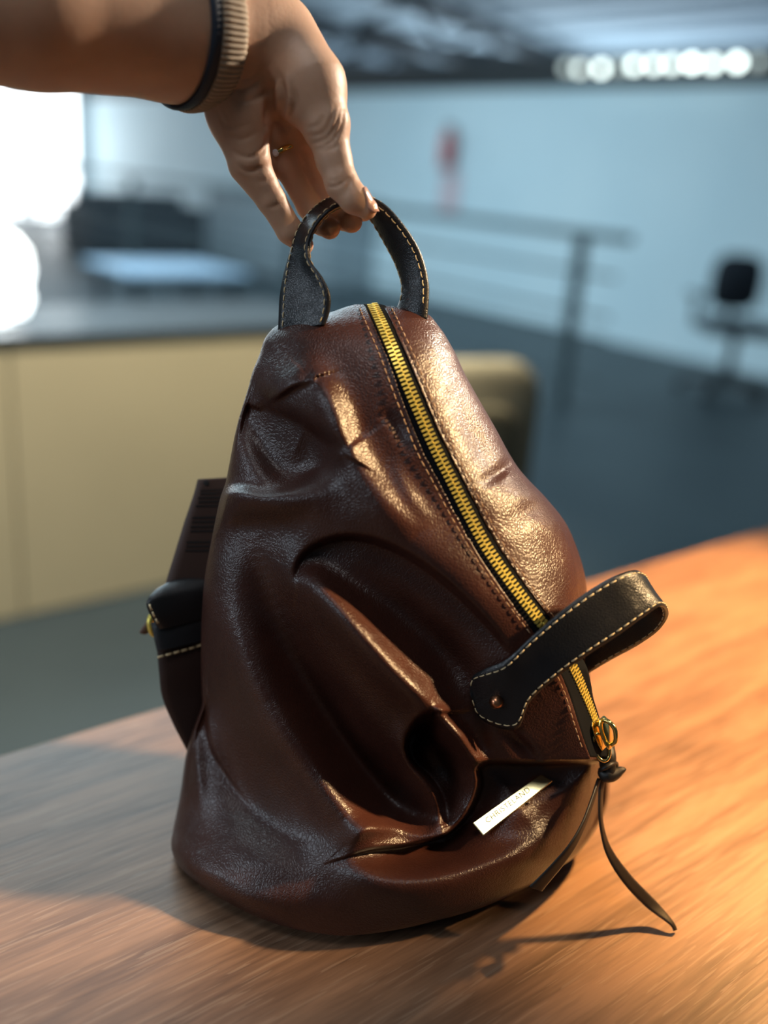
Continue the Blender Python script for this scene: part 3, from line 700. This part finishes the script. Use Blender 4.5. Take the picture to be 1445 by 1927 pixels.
# --- zipper slider with ring
sx_, sy_ = 1133.0, 1380.0
sdep = float(np.interp(1380, ty, dc))-0.0065
sc0 = PT(sx_-1, sy_-2, sdep)
tdir = PT(1140., 1408., 0.64)-PT(1124., 1358., 0.64); tdir /= np.linalg.norm(tdir)
ndir = RT*0.72+UP*0.25-FW*0.62; ndir = ndir-tdir*(ndir@tdir); ndir /= np.linalg.norm(ndir); sdir = np.cross(tdir, ndir)
sl = MB()
for off in (-0.0016, 0.0036):
    V = []; 
    outl = [(-0.0075, 0.0028), (-0.005, 0.0050), (0.0, 0.0052), (0.005, 0.0044), (0.0085, 0.0026), (0.0085, -0.0026), (0.005, -0.0044), (0.0, -0.0052), (-0.005, -0.0050), (-0.0075, -0.0028)]
    for h in (0, 0.0012):
        for (u, w) in outl: V.append(sc0+tdir*u*1.3+sdir*w*1.35+ndir*(off+h-0.001))
    sl.add(V, grid_faces(2, 10, True).tolist()+[list(range(10))[::-1], list(range(10, 20))])
sl.box(sc0-tdir*0.006+ndir*0.0008, tdir*0.0018, sdir*0.0014, ndir*0.002)
br = [sc0+tdir*u+ndir*h for u, h in ((-0.0085, 0.004), (-0.005, 0.0085), (0.001, 0.0098), (0.0065, 0.0080), (0.009, 0.004))]
sl.tube(catmull(np.array(br), 16), 0.0016, 10)
slider = sl.build('zipper_slider', M['gold'], bag, True); bevel(slider, 0.0004, 2)
rgc = PT(1131., 1406., sdep-0.002)
rb = MB(); an = np.linspace(0, 2*math.pi, 33)[:-1]
ru = tdir; rw = ndir*0.75-sdir*0.66
ringp = np.array([rgc+ru*0.0092*math.cos(a)+rw*0.0050*math.sin(a) for a in np.linspace(0, 2*math.pi, 33)])
rb.tube(ringp, 0.0012, 8, False); rb.build('pull_ring', M['gold'], slider, True)

# --- knotted leather pull
kc = 0.634
pull, *_ = ribbon('pull_cord', [(1131, 1412, kc), (1128, 1425, kc-.004), (1130, 1440, kc-.004), (1133, 1462, kc-.002)], [(1154, 1404, kc+.004), (1155, 1420, kc), (1154, 1436, kc), (1150, 1458, kc)], M['cord'], bag, th=0.008, n=24, k=9, crown=0.003, stitch=None)
def knot():
    # overhand knot: a lumpy wrapped body pulled to a point on the right
    prof = [((1130, 1446), 5.0), ((1134, 1452), 12), ((1141, 1456), 16), ((1150, 1457), 15), ((1160, 1454), 11.5), ((1168, 1450), 8.0), ((1175, 1448), 4.5), ((1178, 1448), 1.5)]
    c = catmull([(x, y, r) for (x, y), r in prof], 22)
    P = PT(c[:, 0], c[:, 1], np.full(len(c), kc-0.003)); r = c[:, 2]*kc/FPX
    mb = MB(); mb.tube(P, r, 20)
    q = mb.build('knot', M['cord'], pull, True)
    w = MB()
    band = np.array([(1129, 1449, kc-.007), (1138, 1445, kc-.0105), (1150, 1438, kc-.009), (1158, 1436, kc-.004), (1160, 1440, kc+.001)])
    w.tube(catmull(np.concatenate([band[:, :2], PT(band[:, 0], band[:, 1], band[:, 2])], 1), 20)[:, 2:], 0.0016, 8)
    w.build('knot_wrap', M['cord'], pull, True)
knot()
tdp = lambda x, y, o: float(table_depth(np.float64(x), np.float64(y)))-o
ribbon('cord_tail', [(1127, 1466, kc), (1126, 1500, kc-.002), (1128, 1550, kc-.002), (1140, 1606, .633), (1172, 1660, .636), (1216, 1707, .642), (1262, 1742, tdp(1262, 1748, .006)), (1268, 1752, tdp(1268, 1756, .003))],
       [(1138, 1464, kc+.002), (1134, 1500, kc+.003), (1134, 1545, kc+.003), (1148, 1592, .639), (1186, 1646, .643), (1238, 1700, .648), (1270, 1740, tdp(1270, 1752, .002)), (1273, 1749, tdp(1273, 1753, .001))], M['cord'], pull, th=0.0018, n=70, k=7, crown=0.0, stitch=None)
ribbon('cord_tail', [(1124, 1464, kc-.002), (1112, 1502, .622), (1094, 1549, .611), (1071, 1588, .604), (1042, 1622, .603), (1008, 1657, .605), (996, 1668, .606)],
       [(1130, 1466, kc), (1119, 1505, .626), (1102, 1553, .616), (1083, 1594, .610), (1058, 1630, .609), (1030, 1664, .611), (1020, 1677, .612)], M['cord'], pull, th=0.0018, n=60, k=7, crown=0.0, stitch=None)

# --- gold name bar with raised lettering
pc = [(889, 1549), (1018, 1457), (1040, 1470), (909, 1573)]
pp = np.array([on_bag(np.float64(x), np.float64(y), 0.0) for x, y in pc]) if False else np.array([PT(float(x), float(y), float(front_depth(np.array([float(x)]), np.array([float(y)]), False)[0])) for x, y in pc])
cen = pp.mean(0); pn = np.cross(pp[1]-pp[0], pp[3]-pp[0]); pn /= np.linalg.norm(pn)
if pn@(CAM-cen) < 0: pn = -pn
pn = np.array([-0.13, -0.60, 0.78]); pn /= np.linalg.norm(pn)
pd = -(pn@(CAM-cen)); 
# flatten the four corners into one plane along the viewing rays, lifted clear of the leather
uu_, vv_ = np.meshgrid(np.linspace(0, 1, 25), np.linspace(0, 1, 9)); pcx = np.array(pc, float)
qx = ((1-uu_)*(1-vv_))[..., None]*pcx[0]+(uu_*(1-vv_))[..., None]*pcx[1]+(uu_*vv_)[..., None]*pcx[2]+((1-uu_)*vv_)[..., None]*pcx[3]
lift = 0.0012+float(((on_bag(qx[..., 0], qx[..., 1])-cen)@pn).max())
pp = np.array([CAM+(q-CAM)*(((cen+pn*lift-CAM)@pn)/((q-CAM)@pn)) for q in pp])
npm = MB()
ins = [pp.mean(0)+(q-pp.mean(0))*np.array([0.985]) for q in pp]
V = [q-pn*0.0022 for q in pp]+[q for q in pp]+[q+pn*0.0006 for q in ins]
npm.add(V, grid_faces(3, 4, True).tolist()+[[0, 1, 2, 3][::-1], [8, 9, 10, 11]])
plate = npm.build('name_bar', M['goldplate'], bag); bevel(plate, 0.0004, 2)
ux = ((pp[1]-pp[0])+(pp[2]-pp[3])); Lp = np.linalg.norm(ux)/2; ux /= np.linalg.norm(ux); uy = np.cross(pn, ux)
if uy@(pp[0]-pp[3]) < 0: uy = -uy
tc_ = bpy.data.curves.new('lettering', 'FONT'); tc_.body = 'CHRISTELAND'; tc_.size = 0.0072; tc_.extrude = 0.0001; tc_.align_x = 'CENTER'; tc_.align_y = 'CENTER'; tc_.space_character = 1.12
to = bpy.data.objects.new('lettering', tc_); COL.objects.link(to)
bpy.context.view_layer.update()
tme = bpy.data.meshes.new_from_object(to.evaluated_get(bpy.context.evaluated_depsgraph_get())); bpy.data.objects.remove(to)
tme.materials.clear(); tme.materials.append(M['etch'])
to = bpy.data.objects.new('lettering', tme); COL.objects.link(to); to.parent = plate
tw = max(v.co.x for v in tme.vertices)-min(v.co.x for v in tme.vertices); ts = Lp*0.62/tw
uz = np.cross(ux, uy)
if uz@pn < 0: uz = -uz
tpos = pp.mean(0)-ux*Lp*0.06+uy*0.0008+pn*0.0007
to.matrix_local = Matrix(((ux[0]*ts, uy[0]*ts, uz[0], tpos[0]), (ux[1]*ts, uy[1]*ts, uz[1], tpos[1]), (ux[2]*ts, uy[2]*ts, uz[2], tpos[2]), (0, 0, 0, 1)))

# --- shoulder strap behind the left side
strap, *_ = ribbon('shoulder_strap', [(296, 1222, .668), (300, 1270, .670), (305, 1310, .673), (325, 1360, .678), (352, 1412, .684), (372, 1450, .690)],
       [(400, 1196, .690), (402, 1250, .692), (404, 1300, .695), (406, 1340, .698), (408, 1390, .702), (412, 1440, .706)], M['brownstrap'], bag, th=0.004, n=50, k=9, crown=0.001, stitch=None)
ribbon('strap_end', [(284, 1172, .664), (289, 1195, .6635), (296, 1226, .664)], [(400, 1144, .688), (401, 1168, .6875), (402, 1200, .688)], M['black'], strap, th=0.005, n=24, k=9, crown=0.002, stitch=None)
sm = MB()
sp_ = np.array([(297, 1237, .6635), (330, 1228, .670), (365, 1218, .678), (395, 1208, .684)]); P = PT(sp_[:, 0], sp_[:, 1], sp_[:, 2]-0.0005)
dashes(sm, catmull(P, 40), np.repeat(-FW[None], 40, 0), 0.0042, 0.0016, 0.0008)
o = sm.build('stitching', M['thread'], strap, True); o['kind'] = 'stuff'
keeper, *_ = ribbon('strap_keeper', [(318, 1100, .672), (296, 1108, .663), (279, 1126, .655), (276, 1138, .654), (284, 1160, .656), (300, 1184, .662)],
       [(410, 1068, .695), (405, 1080, .688), (402, 1098, .682), (401, 1112, .681), (402, 1134, .683), (404, 1156, .686)], M['black'], bag, th=0.0045, n=60, k=11, crown=0.0005, stitch=None)
sm = MB()
sp_ = np.array([(281, 1138, .6505), (288, 1155, .652), (297, 1172, .6555), (304, 1182, .659)]); P = PT(sp_[:, 0], sp_[:, 1], sp_[:, 2])
dashes(sm, catmull(P, 30), np.repeat(-FW[None], 30, 0), 0.004, 0.0016, 0.0007)
sp_ = np.array([(373, 1078, .680), (379, 1090, .677), (383, 1100, .675)]); P = PT(sp_[:, 0], sp_[:, 1], sp_[:, 2])
dashes(sm, catmull(P, 20), np.repeat(-FW[None], 20, 0), 0.004, 0.0016, 0.0008)
o = sm.build('stitching', M['thread'], keeper, True); o['kind'] = 'stuff'
bk = MB(); bq = np.array([(292, 1150, .672), (283, 1165, .668), (283, 1180, .668), (288, 1192, .670), (300, 1196, .675)])
bk.tube(catmull(np.concatenate([bq[:, :2], PT(bq[:, 0], bq[:, 1], bq[:, 2])], 1), 20)[:, 2:], 0.0024, 10); bk.build('buckle', M['brass'], strap, True)
ribbon('strap_tail', [(283, 1160, .676), (270, 1178, .676), (262, 1190, .677)], [(296, 1170, .680), (284, 1186, .680), (276, 1192, .681)], M['edge'], strap, th=0.003, n=12, k=5, stitch=None, crown=0)

# --- printed leather tag
M['tagleather'] = mat('tag_leather', (0.060, 0.034, 0.027), 0.55, 0.0, 0.3)[0]
tg, TA, TB, TN = ribbon('hang_tag', [(372, 902, .672), (366, 925, .671), (346, 985, .670), (326, 1050, .670), (308, 1108, .671)], [(452, 897, .684), (452, 925, .683), (448, 985, .683), (440, 1050, .684), (430, 1108, .686)], M['tagleather'], None, th=0.0022, n=40, k=7, crown=0.0, stitch=None)
tag(tg, 'brown leather hang tag with dark printed lines tucked behind the left side of the backpack', 'tag')
M['print'] = mat('dark_print', (0.010, 0.008, 0.008), 0.7)[0]
pm = MB()
def tagpt(u, v, off=-0.0016):
    A = np.array([np.interp(u, np.linspace(0, 1, 40), TA[:, i]) for i in range(3)]); B = np.array([np.interp(u, np.linspace(0, 1, 40), TB[:, i]) for i in range(3)])
    P = A*(1-v)+B*v; return P+(CAM-P)/np.linalg.norm(CAM-P)*0.0016
for u, v0, v1 in [(0.16, .12, .9), (0.195, .14, .9), (0.235, .12, .6), (0.27, .15, .9), (0.305, .12, .9), (0.40, .12, .9), (0.435, .14, .9), (0.475, .14, .8), (0.51, .16, .9), (0.60, .14, .9), (0.635, .16, .9), (0.67, .16, .7)]:
    p = [tagpt(u+0.008, v0), tagpt(u+0.008, v1), tagpt(u-0.008, v1), tagpt(u-0.008, v0)]
    pm.add(p, [[0, 1, 2, 3]])
p0 = tagpt(0.06, 0.22); pm.lathe(p0, (CAM-p0), [(0.0022, 0), (0.0015, 0.0002)], 14)
pm.build('print', M['print'], tg)

# ================================================================== arm and hand
hand = empty('person', 'bare left arm and hand from upper left pinching the black handle of the backpack', 'person')
hand['category'] = 'person'
# round cones: (x, y, depth, radius px) -> (x, y, depth, radius px), blend in mm
CONES = [
 ((-900, -100, .425, 165), (-420, -40, .46, 150), 8),
 ((-420, -40, .46, 150), (60, 5, .510, 150), 8),
 ((60, 5, .510, 150), (330, 50, .556, 128), 8),
 ((330, 50, .556, 128), (455, 68, .580, 108), 10),
 # back of the hand / palm bulk
 ((455, 68, .584, 100), (515, 130, .600, 84), 12),
 ((515, 130, .600, 84), (548, 232, .612, 60), 12),
 ((480, 190, .606, 62), (500, 300, .612, 40), 8),
 # hypothenar edge (little finger side)
 ((446, 140, .586, 59), (448, 215, .586, 57), 10),
 ((448, 215, .586, 57), (468, 298, .591, 41), 6),
 # thenar
 ((525, 70, .584, 72), (582, 165, .578, 68), 8),
 ((582, 165, .578, 68), (612, 232, .576, 46), 6),
 # thumb
 ((612, 232, .576, 43), (628, 300, .577, 33), 4),
 ((628, 300, .577, 33), (643, 345, .577, 30.5), 3),
 ((643, 345, .577, 30.5), (666, 374, .577, 27), 3),
 ((666, 374, .577, 27), (690, 394, .579, 19), 3),
 # little finger
 ((470, 312, .593, 39), (510, 376, .600, 27), 3),
 ((510, 376, .600, 27), (545, 434, .609, 24.5), 2.5),
 ((545, 434, .609, 24.5), (571, 461, .614, 19), 2.5),
 # ring finger
 ((508, 236, .598, 20), (522, 258, .600, 19), 2),
 ((512, 254, .606, 24), (544, 318, .611, 25.5), 2),
 ((544, 318, .611, 25.5), (582, 388, .619, 24), 2),
 ((582, 388, .619, 24), (606, 420, .615, 22), 2),
 ((606, 420, .615, 22), (620, 430, .606, 20), 2),
 # middle finger
 ((552, 258, .613, 28), (584, 318, .618, 28), 2.5),
 ((584, 318, .618, 28), (622, 384, .622, 25), 2),
 ((622, 384, .622, 25), (648, 410, .615, 23), 2),
 ((648, 410, .615, 23), (661, 417, .606, 21), 2),
 # index finger (behind the thumb)
 ((604, 240, .612, 30), (630, 310, .620, 27), 3),
 ((630, 310, .620, 27), (662, 376, .622, 24), 2),
 ((662, 376, .622, 24), (684, 396, .613, 20), 2),
]
cones = []
for a, b, k in CONES:
    A = PT(float(a[0]), float(a[1]), a[2]); B = PT(float(b[0]), float(b[1]), b[2])
    cones.append((A, B, a[3]*a[2]/FPX, b[3]*b[2]/FPX, k*0.001))
def cone_d(P, A, B, ra, rb):
    ba = B-A; l2 = ba@ba; pa = P-A
    t = np.clip(pa@ba/l2, 0, 1)
    return np.linalg.norm(pa-t[..., None]*ba, axis=-1)-(ra+(rb-ra)*t)
def smin(a, b, k):
    h = np.maximum(k-np.abs(a-b), 0)/k
    return np.minimum(a, b)-h*h*k*0.25
# creases of the palm cut into the flesh: px polyline, depth mm, width px
def hand_sdf(P):
    d = np.full(P.shape[:-1], 1.0)
    for A, B, ra, rb, k in cones: d = smin(d, cone_d(P, A, B, ra, rb), k)
    return d
def surface_nets(fun, lo, hi, h):
    n = np.ceil((hi-lo)/h).astype(int)+1
    ax = [lo[i]+np.arange(n[i])*h for i in range(3)]
    D = np.full(n, 1.0, np.float32)
    G = [g.astype(np.float32) for g in ax]
    for A, B, ra, rb, k in cones:
        pad = k*1.0+3*h+max(ra, rb)
        sl_ = []
        for i in range(3):
            a0 = max(int((min(A[i], B[i])-pad-lo[i])/h), 0); a1 = min(int((max(A[i], B[i])+pad-lo[i])/h)+2, n[i]); sl_.append(slice(a0, a1))
        X, Y, Z = np.meshgrid(G[0][sl_[0]], G[1][sl_[1]], G[2][sl_[2]], indexing='ij')
        ba = (B-A).astype(np.float32); l2 = float(ba@ba)
        x, y, z = X-np.float32(A[0]), Y-np.float32(A[1]), Z-np.float32(A[2])
        t = np.clip((x*ba[0]+y*ba[1]+z*ba[2])/l2, 0, 1)
        c = np.sqrt((x-t*ba[0])**2+(y-t*ba[1])**2+(z-t*ba[2])**2)-(ra+(rb-ra)*t)
        D[tuple(sl_)] = smin(D[tuple(sl_)], c, np.float32(k))
    neg = D < 0
    c = np.zeros(n-1, np.int8)
    for i in (0, 1):
        for j in (0, 1):
            for k in (0, 1): c += neg[i:n[0]-1+i, j:n[1]-1+j, k:n[2]-1+k]
    act = (c > 0) & (c < 8)
    idx = np.argwhere(act); vid = -np.ones(n-1, np.int64); vid[act] = np.arange(len(idx))
    acc = np.zeros((len(idx), 3)); cnt = np.zeros(len(idx))
    cs = [(i, j, k) for i in (0, 1) for j in (0, 1) for k in (0, 1)]
    for a in range(8):
        for b_ in range(a+1, 8):
            df = np.abs(np.array(cs[a])-np.array(cs[b_]))
            if df.sum() != 1: continue
            va = D[tuple((idx+cs[a]).T)]; vb = D[tuple((idx+cs[b_]).T)]
            m = (va < 0) != (vb < 0)
            t = va[m]/(va[m]-vb[m])
            acc[m] += np.array(cs[a])+t[:, None]*(np.array(cs[b_])-np.array(cs[a])); cnt[m] += 1
    V = lo+(idx+acc/cnt[:, None])*h
    F = []
    for axn in range(3):
        u, w = (axn+1) % 3, (axn+2) % 3
        s0 = [slice(None)]*3; s1 = [slice(None)]*3; s0[axn] = slice(0, -1); s1[axn] = slice(1, None)
        ch = neg[tuple(s0)] != neg[tuple(s1)]
        e = np.argwhere(ch)
        ok = (e[:, u] > 0) & (e[:, w] > 0) & (e[:, u] < n[u]-1) & (e[:, w] < n[w]-1); e = e[ok]
        q = []
        for du, dw in ((0, 0), (-1, 0), (-1, -1), (0, -1)):
            f_ = e.copy(); f_[:, u] += du; f_[:, w] += dw; q.append(vid[tuple(f_.T)])
        q = np.stack(q, 1); flip = neg[tuple(e.T)]
        q[~flip] = q[~flip][:, ::-1]
        F.append(q)
    return V, np.vstack(F)
ends = np.array([c[0] for c in cones]+[c[1] for c in cones]); rad = np.array([c[2] for c in cones]+[c[3] for c in cones])[:, None]
HV, HF = surface_nets(hand_sdf, (ends-rad).min(0)-0.004, (ends+rad).max(0)+0.004, 0.0012)
def laplace(V, F, it, lam=0.5):
    E_ = np.concatenate([F[:, [0, 1]], F[:, [1, 2]], F[:, [2, 3]], F[:, [3, 0]]]); E_ = np.concatenate([E_, E_[:, ::-1]])
    cnt = np.bincount(E_[:, 0], minlength=len(V))[:, None]
    for q in range(it):
        s = np.stack([np.bincount(E_[:, 0], V[E_[:, 1], i], len(V)) for i in range(3)], 1)/np.maximum(cnt, 1)
        V = V+(lam if q % 2 == 0 else -lam*1.03)*(s-V)
    return V
HV = laplace(HV, HF, 6)
def vnormals(V, F):
    fn = np.cross(V[F[:, 2]]-V[F[:, 0]], V[F[:, 3]]-V[F[:, 1]]); N = np.zeros_like(V)
    for i in range(4):
        for j in range(3): N[:, j] += np.bincount(F[:, i], fn[:, j], len(V))
    return N/(np.linalg.norm(N, axis=1)[:, None]+1e-12)
# skin creases and tendons, pressed into the side facing the viewer
LINES = [
 ([(452, 192), (488, 183), (512, 163), (522, 138)], -1.3, 5), ([(425, 168), (468, 166), (500, 138)], -1.1, 5), ([(440, 150), (475, 146), (505, 122)], -0.7, 5),
 ([(500, 145), (509, 190), (505, 235)], -3.2, 9), ([(529, 148), (534, 188), (526, 230)], -2.4, 7), ([(549, 160), (555, 195), (542, 230)], -1.6, 6), ([(539, 146), (544, 190), (535, 228)], 1.3, 6), ([(517, 146), (522, 190), (516, 232)], 1.2, 6),
 ([(436, 282), (465, 296), (494, 285), (504, 258)], -1.3, 4.5), ([(446, 312), (470, 322), (500, 312)], -1.3, 5), ([(428, 255), (455, 262), (480, 252)], -0.7, 4), ([(410, 225), (440, 240), (470, 232)], -0.5, 4),
 ([(404, 200), (420, 232), (428, 262)], -0.5, 4), ([(420, 205), (434, 232), (440, 258)], -0.4, 4),
 ([(588, 270), (612, 262), (632, 238), (640, 205)], -1.2, 4), ([(602, 278), (624, 266), (643, 236), (647, 205)], -1.0, 3.5), ([(582, 256), (608, 250), (624, 224), (630, 200)], -0.9, 3.5), ([(576, 240), (598, 236), (614, 212)], -0.6, 3.5),
 ([(596, 282), (622, 280), (650, 262)], -0.7, 4),
 ([(612, 352), (632, 350), (652, 338), (662, 330)], -1.2, 4), ([(650, 364), (656, 347), (662, 337)], -1.0, 3.5), ([(616, 342), (636, 338), (654, 326)], -0.6, 3.5),
 ([(528, 348), (545, 350), (556, 338)], -1.2, 4), ([(534, 358), (548, 358), (560, 350)], -0.8, 3.5), ([(576, 336), (592, 336), (602, 326)], -1.2, 4), ([(582, 344), (596, 344)], -0.7, 3.5),
 ([(503, 392), (522, 386), (536, 374)], -0.8, 5), ([(484, 340), (500, 340), (514, 330)], -0.7, 4.5),
]
HN = vnormals(HV, HF)
hx, hy, hz = proj(HV)
facing = np.clip(((CAM-HV)*HN).sum(1)/np.linalg.norm(CAM-HV, axis=1)*2, 0, 1)
disp = np.zeros(len(HV))
for pts, amp, w in LINES:
    p = catmull(pts, 14); d2 = np.full(len(HV), 1e9); tt = np.zeros(len(HV))
    sel = (hx > p[:, 0].min()-40) & (hx < p[:, 0].max()+40) & (hy > p[:, 1].min()-40) & (hy < p[:, 1].max()+40)
    si = np.nonzero(sel)[0]; bd = np.full(len(si), 1e9); bt = np.zeros(len(si))
    for i in range(13):
        dx, dy = p[i+1]-p[i]; t = np.clip(((hx[si]-p[i, 0])*dx+(hy[si]-p[i, 1])*dy)/(dx*dx+dy*dy+1e-9), 0, 1)
        d = (hx[si]-p[i, 0]-t*dx)**2+(hy[si]-p[i, 1]-t*dy)**2; m = d < bd; bd[m] = d[m]; bt[m] = ((i+t)/13)[m]
    disp[si] += amp*np.exp(-bd/(w*w))*np.sqrt(np.clip(np.sin(math.pi*np.clip(bt, 0.03, 0.97)), 0, 1))
near = hz < 0.60
HV = HV+HN*(disp*0.001*facing*near)[:, None]
mesh_obj('arm', HV, HF.tolist(), M['skin'], hand)

def arm_sdf(P):
    d = np.full(P.shape[:-1], 1.0)
    for A, B, ra, rb, k in cones[:4]: d = smin(d, cone_d(P, A, B, ra, rb), k)
    return d
def march(P0, d, maxd=0.05, hand_sdf=hand_sdf):
    P = np.array(P0, float); t = np.zeros(P.shape[0]); d = np.broadcast_to(d, P.shape)
    for _ in range(60):
        s = hand_sdf(P+d*t[:, None]); t = np.minimum(t+s*0.8, maxd)
    return P+d*t[:, None]
# thumbnail
nc = PT(686., 387., .5785); ntip = PT(703., 395., .572)-PT(678., 364., .572); ntip /= np.linalg.norm(ntip)
nn_ = RT*0.72+UP*0.62-FW*0.66; nn_ -= ntip*(nn_@ntip); nn_ /= np.linalg.norm(nn_); ns = np.cross(ntip, nn_)
gu = np.linspace(-1, 1, 15); gv = np.linspace(-1, 1, 11)
Pn = []
for u in gu:
    wv = 0.0052*math.sqrt(max(1-max(abs(u)-0.35, 0)**2/0.65**2*0.75, 0.05))
    for v in gv: Pn.append(nc+ntip*0.0072*u+ns*wv*v+nn_*0.016)
Pn = np.array(Pn); hit = march(Pn, -nn_, 0.03)
uu = np.repeat(gu, len(gv))
hit = hit+nn_*(0.0005+0.0006*(uu > 0.9))[:, None]+ntip[None]*(0.0012*(uu > 0.9))[:, None]
nail = mesh_obj('thumbnail', hit, grid_faces(15, 11).tolist(), M['nail'], hand)
s_ = nail.modifiers.new('t', 'SOLIDIFY'); s_.thickness = 0.0008; s_.offset = 0

# --- wrist band
wb = empty('wrist_band', 'ribbed beige watch strap with a navy edge worn on the wrist', 'watch strap')
BC = PT(362., 55., .560)
bn = RT*0.72+FW*0.60+UP*0.10; bn = bn+UP*0.10; bn /= np.linalg.norm(bn)
bu = UP-bn*(UP@bn); bu /= np.linalg.norm(bu); bw = np.cross(bn, bu)
NA = 840
ang = np.linspace(0, 2*math.pi, NA+1)[:-1]
dirs = np.cos(ang)[:, None]*bu+np.sin(ang)[:, None]*bw
def ring_on(center, r0=0.09):
    P = center+dirs*r0; return march(P, -dirs, 0.088, arm_sdf), dirs
def band(name, w0, w1, lift, m, ribs=0, amp=0.0):
    ws = np.linspace(w0, w1, 9); rows_in = []; rows_out = []
    for q, w in enumerate(ws):
        c = BC+bn*w; P, d = ring_on(c)
        r = np.linalg.norm(P-c, axis=1)
        for _ in range(40): r = (np.roll(r, 1)+2*r+np.roll(r, -1))/4
        e = lift*(1-0.45*abs(2*q/8-1)**4)
        rib = amp*np.abs(np.sin(ang*ribs/2))**0.6 if ribs else 0
        rows_out.append(c+dirs*(r+0.0006+e+rib)[:, None]); rows_in.append(c+dirs*(r+0.0003)[:, None])
    ring = np.array(rows_out+rows_in[::-1])       # (18, NA, 3)
    ring = np.concatenate([ring, ring[:1]])
    F = grid_faces(len(ring), NA, True)
    return mesh_obj(name, ring.reshape(-1, 3), F.tolist(), m, wb)
M['bandbeige'] = mat('beige_woven', (0.42, 0.33, 0.24), 0.8)[0]
M['navy'] = mat('navy_rim', (0.016, 0.028, 0.050), 0.6)[0]
band('navy_edge', -0.0115, -0.0045, 0.0026, M['navy'])
band('ribbed_strap', -0.005, 0.0125, 0.0032, M['bandbeige'], 84, 0.0015)

# --- ring on the ring finger
fr = empty('finger_ring', 'thin gold ring with a clear stone on the ring finger', 'ring')
fc = PT(528., 288., .6085); fa = PT(544., 318., .611)-PT(512., 254., .606); fa = fa/np.linalg.norm(fa)
fu = np.cross(fa, FW); fu /= np.linalg.norm(fu); fv = np.cross(fa, fu)
rr_ = 25.5*.6085/FPX
tor = MB(); tor.tube([fc+(fu*math.cos(a)+fv*math.sin(a))*(rr_+0.0006) for a in np.linspace(0, 2*math.pi, 49)], 0.0017, 10, False)
rb_ = tor.build('ring_band', M['gold'], fr, True)
stc = fc+(fu*(-0.35)+fv*0.94 if ((fv)@FW) < 0 else fu*(-0.35)-fv*0.94)*(rr_+0.0012); sn = stc-fc; sn /= np.linalg.norm(sn)
gm = MB(); gm.lathe(stc-sn*0.001, sn, [(0.0004, -0.001), (0.0024, 0.0012), (0.0024, 0.0016), (0.0015, 0.0024), (0.0, 0.0024)], 8); gm.build('stone', M['diamond'], fr)
bpy.context.view_layer.update()
